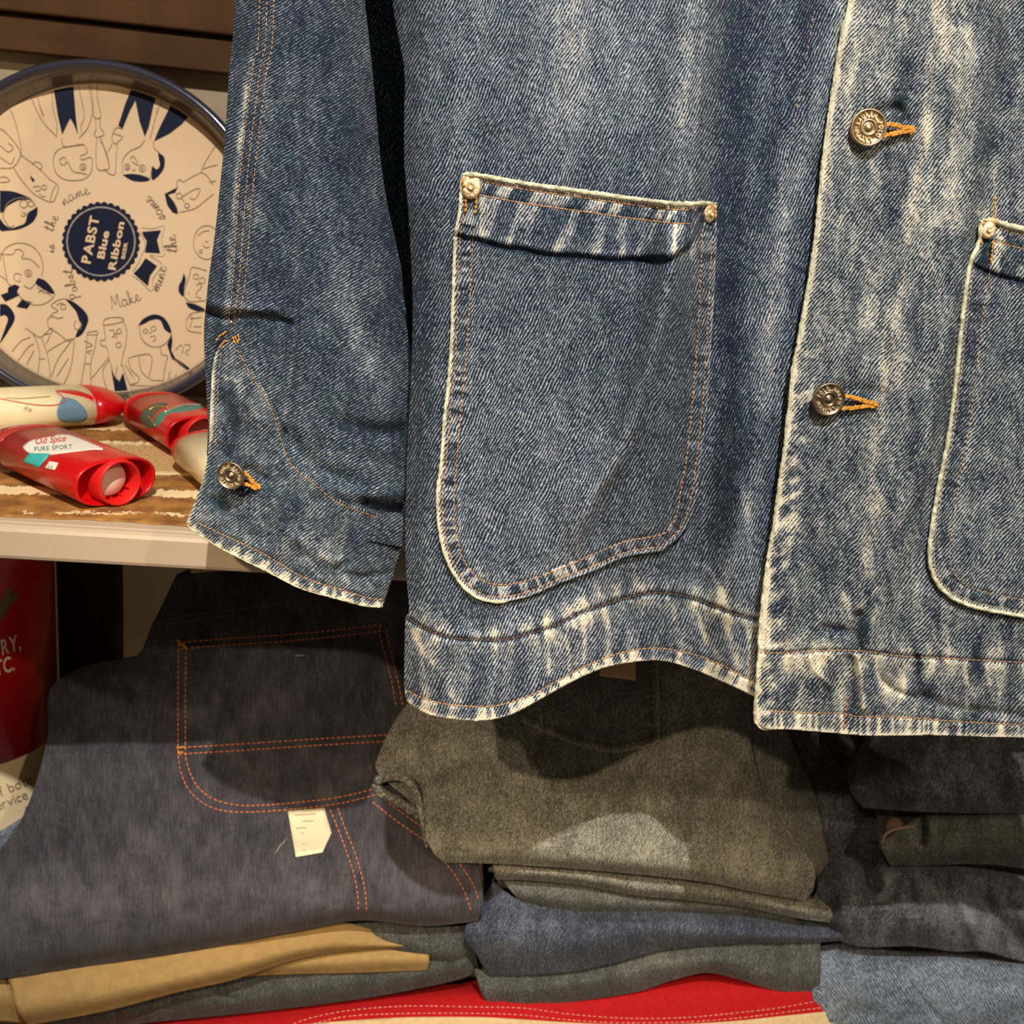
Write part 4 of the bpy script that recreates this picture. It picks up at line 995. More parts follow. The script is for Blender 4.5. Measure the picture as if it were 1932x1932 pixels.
# pocket patch as a raised panel following the cloth
def patch_on(name, outline, place, mat, parent, wear, lift=.0022, step=6):
    ol = np.array(outline, float); x0, y0 = ol.min(0); x1, y1 = ol.max(0)
    xs = np.arange(x0, x1+step, step); ys = np.arange(y0, y1+step, step); X, Y = np.meshgrid(xs, ys)
    ins = inside(X, Y, ol); ci = (ins[:-1, :-1].astype(int)+ins[1:, :-1]+ins[:-1, 1:]+ins[1:, 1:]) >= 2
    used = np.zeros(X.shape, bool); full = np.zeros(X.shape, int)
    for a in (0, 1):
        for b in (0, 1): used[a:a+ci.shape[0], b:b+ci.shape[1]] |= ci; full[a:a+ci.shape[0], b:b+ci.shape[1]] += ci
    bd = used & (full < 4); iy, ix = np.nonzero(bd); _, _, nx, ny, _ = pd(X[iy, ix], Y[iy, ix], np.vstack([ol, ol[:1]])); X[iy, ix] = nx; Y[iy, ix] = ny
    idx = -np.ones(X.shape, int); iy, ix = np.nonzero(used); idx[iy, ix] = np.arange(len(iy)); x, y = X[iy, ix], Y[iy, ix]
    W = place(x, y); dd = W-np.array([0, 0, H]); dd /= np.linalg.norm(dd, axis=1)[:, None]; W = W-dd*lift
    cy, cx = np.nonzero(ci); Fc = np.stack([idx[cy, cx], idx[cy+1, cx], idx[cy+1, cx+1], idx[cy, cx+1]], 1)
    o = mesh_obj(name, W, Fc, mat, parent, np.stack([x, -y], 1), {'wear': wear(x, y)}); m = o.modifiers.new('t', 'SOLIDIFY'); m.thickness = lift*.9; m.offset = -1
    return o
def wpk(x, y):
    d, s, *_ = pd(x, y, np.vstack([pp, pr_[1:]])); return .22+.28*G(d, 5)+np.where(d < 26, (vn(s/8, s*0, 5)-.5)*.35, 0)
ppk = patch_on('patch_pocket', poc, h6, D_OLV, t6, wpk)
hpk = hitter([oc, ppk])
stitches('stitching', [pp, pr_], hpk, plain('straw thread', (.30, .26, .16), .85), ppk, 10, 1, .0009, .2)
stitches('stitching', [offset(pp, -14), offset(pr_, -14)], hpk, plain('dark thread', (.03, .03, .025), .85), ppk, 8, 3, .0006, .3)
stitches('side_seam', [dense([(1412, 1300), (1414, 1380), (1420, 1440), (1440, 1490), (1480, 1545), (1512, 1580)])], h6, plain('seam shade thread', (.10, .10, .08), .9), oc, 10, 1, .0007, .2)
tagm = decal('paper_tag', [(1132, 1236), (1200, 1236), (1199, 1284), (1131, 1275)], hpk, plain('kraft tag', (.50, .33, .20), .8), t6, .004, .0006)
tagm['label'] = 'brown paper tag tucked in the pocket'

t7 = thing('greenish_jeans', 'greenish grey jeans directly beneath the olive pair in the middle stack', 'trousers', 'folded trousers on the lower shelf')
sheet('jeans_cloth', [
    [(984, 1704, .822), (1040, 1716, .818), (1100, 1722, .816), (1180, 1724, .815), (1260, 1724, .816), (1400, 1730, .82), (1500, 1745, .825)],
    [(966, 1684, .814), (1040, 1692, .809), (1100, 1700, .807), (1180, 1704, .806), (1260, 1708, .808), (1400, 1718, .812), (1500, 1735, .82)],
    [(944, 1655, .82), (1040, 1658, .818), (1100, 1666, .816), (1180, 1676, .816), (1260, 1688, .816), (1400, 1702, .82), (1500, 1720, .825)]], D_GRN, t7, 90, 30, seed=12, wear0=.44, amp=.0015, under=.15)
t8 = thing('navy_jeans', 'dark navy jeans with a pointed left corner in the middle stack', 'trousers', 'folded trousers on the lower shelf')
sheet('jeans_cloth', [
    [(924, 1843, .812), (1000, 1841, .806), (1080, 1834, .802), (1160, 1818, .80), (1250, 1794, .80), (1400, 1780, .802), (1500, 1780, .806), (1590, 1775, .815)],
    [(898, 1800, .800), (1000, 1798, .792), (1080, 1790, .788), (1160, 1778, .787), (1250, 1765, .788), (1400, 1764, .792), (1500, 1768, .80), (1590, 1768, .81)],
    [(878, 1756, .80), (980, 1748, .794), (1080, 1745, .792), (1160, 1742, .791), (1250, 1740, .793), (1400, 1744, .798), (1500, 1756, .806), (1590, 1758, .815)],
    [(932, 1664, .825), (985, 1700, .815), (1080, 1718, .812), (1160, 1720, .81), (1250, 1720, .812), (1400, 1728, .815), (1500, 1742, .82), (1590, 1748, .825)]], D_BLU, t8, 150, 60, seed=13, wear0=.30, wamp=.3, amp=.003, under=.2,
    wear=lambda x, y: .12*G(x-980, 100)*G(y-1760, 60)+.12*G(x-1250, 60)*G(y-1745, 25))
t9 = thing('moss_jeans', 'moss grey jeans lowest in the middle stack, on the red trousers', 'trousers', 'folded trousers on the lower shelf')
sheet('jeans_cloth', [
    [(926, 1902, .818), (1000, 1900, .812), (1100, 1888, .808), (1200, 1872, .806), (1270, 1850, .806), (1335, 1836, .806), (1400, 1850, .806), (1460, 1868, .808), (1545, 1878, .815)],
    [(908, 1872, .808), (1000, 1868, .800), (1100, 1856, .796), (1200, 1840, .795), (1270, 1822, .795), (1335, 1812, .795), (1400, 1822, .795), (1460, 1835, .797), (1548, 1840, .806)],
    [(894, 1828, .815), (1000, 1832, .812), (1100, 1822, .81), (1200, 1800, .808), (1270, 1785, .808), (1335, 1778, .808), (1400, 1778, .808), (1460, 1776, .81), (1548, 1772, .815)]], D_GRN, t9, 130, 50, seed=14, wear0=.30, wamp=.35, amp=.003, under=.2,
    wr=[([(1475, 1790), (1480, 1860)], 5, .003), ([(946, 1850), (950, 1895)], 4, .002)], wear=lambda x, y: .22*G(x-1270, 70)*G(y-1815, 18))

# red and cream trousers
ta = thing('red_trousers', 'bright red trousers with pale double stitching and a cream lower panel, lowest in the frame', 'trousers', 'folded trousers on the lower shelf')
rc = sheet('red_cloth', [
    [(-80, 2070, .785), (300, 2060, .78), (700, 2050, .775), (1100, 2050, .775), (1400, 2050, .775), (1640, 2050, .78)],
    [(-80, 1990, .805), (300, 1970, .80), (700, 1940, .797), (1100, 1935, .795), (1400, 1935, .795), (1640, 1930, .80)],
    [(-80, 1965, .825), (300, 1932, .822), (700, 1890, .82), (1100, 1872, .815), (1400, 1864, .812), (1640, 1870, .815)],
    [(-80, 1950, .85), (300, 1920, .845), (700, 1868, .845), (1100, 1845, .84), (1400, 1822, .84), (1640, 1850, .84)]], M_RED, ta, 110, 60, seed=15, amp=.001, under=.1)
hr = hitter([rc])
cb = dense([(520, 1938), (600, 1930), (680, 1924), (780, 1919), (900, 1919), (965, 1922), (1040, 1927), (1108, 1931), (1200, 1934), (1300, 1932), (1394, 1926), (1470, 1918), (1560, 1909), (1620, 1905)], 6)
crm = patch_on('cream_panel', np.vstack([cb, [(1620, 2030), (520, 2030)]]), hr, M_CRM, ta, lambda x, y: x*0, lift=.0014, step=8)
stitches('stitching', [dense([(540, 1936), (600, 1917), (680, 1904), (780, 1898), (900, 1900), (985, 1902), (1080, 1914), (1180, 1921), (1290, 1920), (1400, 1910), (1480, 1900), (1545, 1888)]), dense([(580, 1934), (660, 1917), (780, 1912), (900, 1912), (985, 1915), (1080, 1925), (1180, 1930), (1300, 1928), (1400, 1920), (1480, 1910), (1560, 1900)])], hitter([rc, crm]), M_PNKT, rc, 7, 3, .00050, .2)

# right stack
tb = thing('black_jeans', 'blackish jeans topmost of the right stack, under the jacket hem', 'trousers', 'folded trousers on the lower shelf')
sheet('jeans_cloth', [
    [(1628, 1524, .835), (1700, 1530, .83), (1800, 1534, .828), (1932, 1536, .828), (2060, 1540, .83)],
    [(1610, 1500, .826), (1700, 1500, .818), (1800, 1502, .815), (1932, 1502, .815), (2060, 1505, .815)],
    [(1612, 1468, .832), (1700, 1455, .825), (1800, 1452, .822), (1932, 1450, .822), (2060, 1450, .822)],
    [(1640, 1420, .86), (1720, 1405, .855), (1800, 1400, .852), (1932, 1400, .852), (2060, 1400, .855)],
    [(1650, 1340, .90), (1720, 1330, .895), (1800, 1325, .892), (1932, 1325, .892), (2060, 1325, .895)]], D_DRK, tb, 110, 70, seed=16, wear0=.26, wamp=.3, amp=.004, under=.2)
tc_ = thing('ash_jeans', 'ash grey jeans second in the right stack, with a curled leg end', 'trousers', 'folded trousers on the lower shelf')
sheet('jeans_cloth', [
    [(1680, 1634, .838), (1760, 1634, .83), (1850, 1630, .826), (1932, 1640, .824), (2060, 1650, .824)],
    [(1666, 1608, .832), (1760, 1605, .82), (1850, 1598, .815), (1932, 1600, .813), (2060, 1605, .815)],
    [(1664, 1588, .838), (1700, 1566, .835), (1735, 1556, .835), (1850, 1548, .822), (1932, 1545, .82), (2060, 1545, .822)],
    [(1680, 1566, .85), (1728, 1548, .85), (1760, 1530, .85), (1850, 1528, .85), (1932, 1528, .85), (2060, 1528, .85)]], D_GRN, tc_, 100, 44, seed=17, wear0=.38, wamp=.3, amp=.0025, under=.2,
    wr=[([(1738, 1530), (1742, 1560), (1740, 1585)], 7, .012), ([(1770, 1560), (1850, 1550), (1930, 1560)], 14, .003)])
sp_ = dense([(1664, 1592), (1668, 1578), (1680, 1568), (1700, 1562), (1726, 1559)], 4)
V, Fc = sweep([P(sp_[:, 0], sp_[:, 1], np.full(len(sp_), .832))], .0016, 8)
mesh_obj('rolled_hem', V, Fc, plain('faded hem', (.19, .13, .10), .9), tc_)
V, Fc = lathe([(0, .004), (.007, .003), (.009, -.002), (.008, -.010), (0, -.012)], 20)
mesh_obj('curled_end', xf(V, frame_mat(PT(1688, 1562, .846), (-.4, -1, .4))), Fc, plain('rusty lining', (.16, .085, .06), .9), tc_)
td = thing('slate_jeans', 'dark slate jeans third in the right stack, with creased left lobe', 'trousers', 'folded trousers on the lower shelf')
sheet('jeans_cloth', [
    [(1574, 1768, .826), (1600, 1782, .818), (1640, 1788, .812), (1720, 1786, .806), (1800, 1796, .802), (1860, 1796, .80), (1932, 1815, .80), (2060, 1830, .80)],
    [(1566, 1730, .818), (1600, 1740, .806), (1640, 1742, .80), (1720, 1742, .794), (1800, 1750, .79), (1860, 1750, .788), (1932, 1762, .788), (2060, 1770, .79)],
    [(1545, 1684, .822), (1590, 1690, .812), (1640, 1690, .806), (1720, 1690, .80), (1800, 1692, .797), (1860, 1694, .796), (1932, 1700, .797), (2060, 1705, .80)],
    [(1560, 1648, .835), (1600, 1650, .825), (1640, 1655, .82), (1720, 1648, .815), (1800, 1650, .814), (1860, 1655, .815), (1932, 1665, .817), (2060, 1670, .82)],
    [(1596, 1616, .85), (1615, 1620, .85), (1650, 1636, .845), (1720, 1632, .84), (1800, 1634, .84), (1860, 1640, .84), (1932, 1650, .84), (2060, 1655, .84)]], D_DRK, td, 140, 80, seed=18, wear0=.38, wamp=.45, amp=.005, under=.2,
    wr=[([(1612, 1600), (1630, 1630), (1645, 1668)], 14, .034), ([(1575, 1660), (1590, 1700), (1582, 1740)], 16, -.006), ([(1690, 1660), (1680, 1690), (1660, 1700)], 10, .005), ([(1850, 1690), (1880, 1740), (1932, 1780), (1980, 1800)], 24, .014), ([(1800, 1680), (1830, 1730), (1850, 1790)], 16, -.006), ([(1625, 1700), (1622, 1750)], 4, .002), ([(1637, 1705), (1636, 1755)], 4, .002), ([(1700, 1650), (1720, 1690)], 14, .006)],
    wear=lambda x, y: .16*G(x-1820, 40)*G(y-1730, 50)-.1*G(x-1560, 40))  # paler spot paints a lit highlight into the cloth colour
te = thing('pale_jeans', 'pale blue grey jeans lowest in the right stack', 'trousers', 'folded trousers on the lower shelf')
sheet('jeans_cloth', [
    [(1560, 2010, .80), (1640, 2010, .79), (1750, 2010, .785), (1850, 2010, .78), (1932, 2010, .78), (2060, 2010, .78)],
    [(1540, 1925, .805), (1640, 1930, .79), (1750, 1930, .782), (1850, 1930, .778), (1932, 1930, .776), (2060, 1930, .776)],
    [(1532, 1860, .812), (1640, 1865, .795), (1750, 1862, .788), (1850, 1862, .785), (1932, 1865, .783), (2060, 1868, .783)],
    [(1530, 1800, .825), (1600, 1815, .815), (1700, 1818, .808), (1800, 1812, .803), (1932, 1822, .80), (2060, 1828, .80)],
    [(1530, 1788, .84), (1600, 1780, .84), (1700, 1795, .84), (1800, 1796, .84), (1932, 1815, .84), (2060, 1820, .84)]], D_LGT, te, 140, 70, seed=19, wear0=.42, wamp=.35, amp=.004, under=.05,
    wr=[([(1700, 1820), (1720, 1860), (1760, 1910), (1780, 1935)], 4, .003), ([(1560, 1930), (1600, 1880), (1640, 1850)], 18, -.003)])
tf_ = thing('charcoal_jeans', 'charcoal jeans slumped in the dark gap between the middle and right stacks', 'trousers', 'folded trousers on the lower shelf')
cj = sheet('jeans_cloth', [
    [(1560, 1700, .87), (1640, 1690, .875), (1760, 1680, .89)],
    [(1530, 1600, .89), (1600, 1590, .885), (1760, 1600, .90)],
    [(1480, 1500, .925), (1550, 1490, .91), (1740, 1500, .92)],
    [(1440, 1400, .96), (1520, 1390, .94), (1700, 1400, .95)],
    [(1430, 1280, 1.0), (1520, 1280, .98), (1640, 1290, .97)]], D_DRK, tf_, 60, 80, seed=20, wear0=.22, wamp=.3, amp=.005, under=.1)
stitches('stitching', [dense([(1540, 1392), (1555, 1425), (1575, 1452), (1588, 1470)]), dense([(1550, 1392), (1566, 1425), (1585, 1450)])], hitter([cj]), plain('olive thread', (.16, .13, .06), .85), cj, 9, 2, .0006, .3)
# a second pair behind the left tin
tg = thing('light_blue_jeans', 'light blue jeans just showing beside the tin at the lower left', 'trousers')
sheet('jeans_cloth', [
    [(-120, 1720, .88), (-40, 1710, .88), (30, 1680, .89)], [(-120, 1680, .885), (-40, 1665, .885), (30, 1640, .89)],
    [(-80, 1625, .895), (-10, 1605, .895), (40, 1575, .90)], [(-50, 1600, .91), (0, 1578, .91), (46, 1548, .91)]], D_LGT, tg, 40, 40, seed=21, wear0=.35, amp=.002, under=.1)

# ------------------------------------------------------------------ the round serving tray
ty = thing('serving_tray', 'round navy-rimmed metal beer tray printed with cartoon faces, standing on the shelf', 'tray')
ty['label'] = 'round metal serving tray with navy rim, cartoon faces and ribbon emblem, leaning on the wall'
LEAN = radians(9.7)
TN = Vector((sin(radians(-1.4))*cos(LEAN), -cos(radians(-1.4))*cos(LEAN), sin(LEAN)))                      # tray normal
T0 = PT(196.5, 454.9, 1.0918)                                       # centre
TU = Vector((0, 0, 1)).cross(TN).normalized(); TV = TN.cross(TU)
if TV.z < 0: TV = -TV
def onplane(X, Y, lift=0.0):
    d = rays(X, Y); n = np.array(TN); o = np.array(T0)+n*lift-np.array([0, 0, H])
    t = (o @ n)/(d @ n); r = d*t[..., None]; r[..., 2] += H; return r
RT = .1564
Mt = Matrix((TU, TV, TN)).transposed().to_4x4(); Mt.translation = T0
M_NAVYG = plain('navy enamel', (.022, .024, .045), .22, coat=.6, var=.1, bscale=30)
M_DIM = plain('dark tray wall', (.11, .085, .065), .30, coat=.4, var=.15, bscale=20)
M_FACE = plain('tan printed tin', (.70, .495, .30), .62, spec=.25, var=.04, bscale=30)
M_INKN = plain('navy ink', (.010, .012, .030), .6, spec=.12)
M_INKT = plain('tan ink line', (.27, .19, .11), .6)
M_INKG = plain('grey ink ring', (.32, .27, .24), .5)
k = RT/320
V, Fc = lathe([(0, -.002), (284*k, -.002), (287*k, .0005), (286.5*k, .001), (280*k, 0), (0, 0)], 96); mesh_obj('face', xf(V, Mt), Fc, M_FACE, ty)
V, Fc = lathe([(286*k, -.0022), (287*k, .0005), (290*k, .005), (296*k, .014), (302*k, .024), (303.5*k, .024), (300*k, .014), (296*k, .0), (288*k, -.0022)], 96)
mesh_obj('side_wall', xf(V, Mt), Fc[:-2], M_DIM, ty)
rp = [(302*k+.0, .0285), (304*k, .0325), (309*k, .0345), (315*k, .0335), (319*k, .0300), (320*k, .0260), (317*k, .0225), (312*k, .0215), (307*k, .024), (303*k, .0275), (302*k, .0285)]
V, Fc = lathe(rp, 96); V = V-np.array([0, 0, .006]); mesh_obj('rolled_rim', xf(V, Mt), Fc[:-2], M_NAVYG, ty)

A1 = lambda *p: [(x/4.025, 80+y/4.025) for x, y in p]       # positions measured on two enlargements of the tray
A2 = lambda *p: [(x/4.025, 380+y/4.025) for x, y in p]
def fill(name, polys, mat, lift=.0006, hole=None):
    V = []; Fc = []
    for p in polys:
        p = np.array(p, float)
        a = .5*np.sum(p[:, 0]*np.roll(p[:, 1], -1)-np.roll(p[:, 0], -1)*p[:, 1])
        if a > 0: p = p[::-1]
        W = onplane(p[:, 0], p[:, 1], lift); ctr = np.array(T0)
        b = len(V); V += list(W); Fc.append(list(range(b, b+len(p))))
    o = mesh_obj(name, V, Fc, mat, ty, smooth=False)
    bm = bmesh.new(); bm.from_mesh(o.data); bmesh.ops.triangulate(bm, faces=bm.faces[:]); bm.to_mesh(o.data); bm.free(); return o
def sc(*p): return dense(list(p)+[p[0]], 3)[:-1]
def ribbons(curves, wd, lift=.0008):
    V = []; Fc = []
    for c in curves:
        c = np.asarray(c, float); n_ = len(c); t = np.gradient(c, axis=0); t /= np.hypot(*t.T)[:, None]+1e-9
        m_ = np.stack([-t[:, 1], t[:, 0]], 1)
        k_ = np.array([wd*(.7+.45*_T[(i*2+len(V)) % 500, 9]) for i in range(n_)])[:, None]/2
        a = c+m_*k_; b_ = c-m_*k_; s0 = len(V)
        V += list(onplane(a[:, 0], a[:, 1], lift))+list(onplane(b_[:, 0], b_[:, 1], lift))
        for i in range(n_-1): Fc.append([s0+i, s0+i+1, s0+n_+i+1, s0+n_+i])
    return V, Fc
def lines(name, curves, mat, wd=1.3, lift=.0008):
    V, Fc = ribbons([dense(c, 3) for c in curves], wd, lift)
    return mesh_obj(name, V, Fc, mat, ty, smooth=False)
def circ(cx, cy, r, n=10, ry=None): return [(cx+r*cos(2*pi*i/n), cy+(ry or r)*sin(2*pi*i/n)) for i in range(n+1)]

navy = [
 A1((405, 340), (480, 325), (556, 310), (575, 560), (592, 700), (560, 620), (533, 575), (500, 640), (472, 700), (440, 560)),
 A1((1000, 345), (1060, 365), (1185, 405), (1160, 500), (1130, 640), (1100, 715), (1060, 600), (1028, 440), (985, 520), (930, 655), (898, 630), (950, 470)),
 A1((1310, 450), (1380, 500), (1445, 545), (1380, 620), (1290, 690), (1170, 750), (1210, 650), (1270, 530)),
 [p for p in sc(*A1((930, 1005), (1000, 998), (1080, 1010), (1138, 1038), (1100, 1056), (1010, 1050)))],
 sc(*A1((1200, 835), (1245, 870), (1248, 940), (1215, 1000), (1160, 1045), (1150, 1000), (1155, 940), (1190, 965), (1215, 930), (1205, 880))),
 A1((1250, 1150), (1300, 1125), (1350, 1098), (1330, 1140), (1275, 1155), (1320, 1210), (1345, 1260), (1352, 1305), (1310, 1290), (1270, 1235)),
 sc(*A1((0, 1125), (110, 1135), (240, 1190), (150, 1195), (60, 1240), (20, 1290), (0, 1280))),
 sc(*A1((285, 1250), (280, 1310), (240, 1370), (150, 1415), (60, 1428), (0, 1424), (0, 1340), (30, 1380), (80, 1410), (140, 1395), (190, 1370), (210, 1300), (250, 1270))),
 sc(*A2((290, 580), (340, 600), (385, 645), (415, 700), (370, 690), (320, 660), (270, 620))),
 A2((60, 655), (110, 630), (150, 645), (130, 680), (150, 710), (90, 740), (40, 760), (5, 710), (60, 690)),
 A2((125, 800), (165, 745), (240, 765), (205, 815)),
 sc(*A2((0, 780), (50, 785), (100, 840), (110, 900), (60, 990), (10, 1065), (0, 1070), (40, 960), (60, 890), (30, 860), (0, 870))),
 sc(*A2((490, 735), (560, 765), (640, 830), (670, 890), (655, 950), (620, 1010), (575, 1030), (590, 980), (615, 940), (600, 900), (580, 840), (540, 790))),
 sc(*A2((1048, 945), (1090, 890), (1170, 858), (1240, 880), (1285, 940), (1300, 1000), (1250, 970), (1215, 900), (1150, 900), (1090, 930))),
 A2((1300, 1000), (1310, 1060), (1300, 1130), (1330, 1190), (1400, 1235), (1470, 1290), (1500, 1350), (1440, 1300), (1360, 1235), (1300, 1180), (1270, 1090)),
 A2((845, 1280), (880, 1340), (905, 1370), (935, 1300), (960, 1400), (990, 1510), (930, 1540), (880, 1500), (865, 1400)),
 sc(*A2((1395, 545), (1410, 590), (1400, 650), (1395, 720), (1360, 690), (1358, 640), (1380, 600))),
 sc(*A2((1410, 765), (1480, 780), (1555, 820), (1530, 840), (1440, 810))),
 sc(*A1((225, 1010), (250, 1030), (262, 1050), (245, 1055))),
 A2((1390, 1280), (1410, 1330), (1425, 1390), (1410, 1370))]
fill('navy_print', navy, M_INKN)
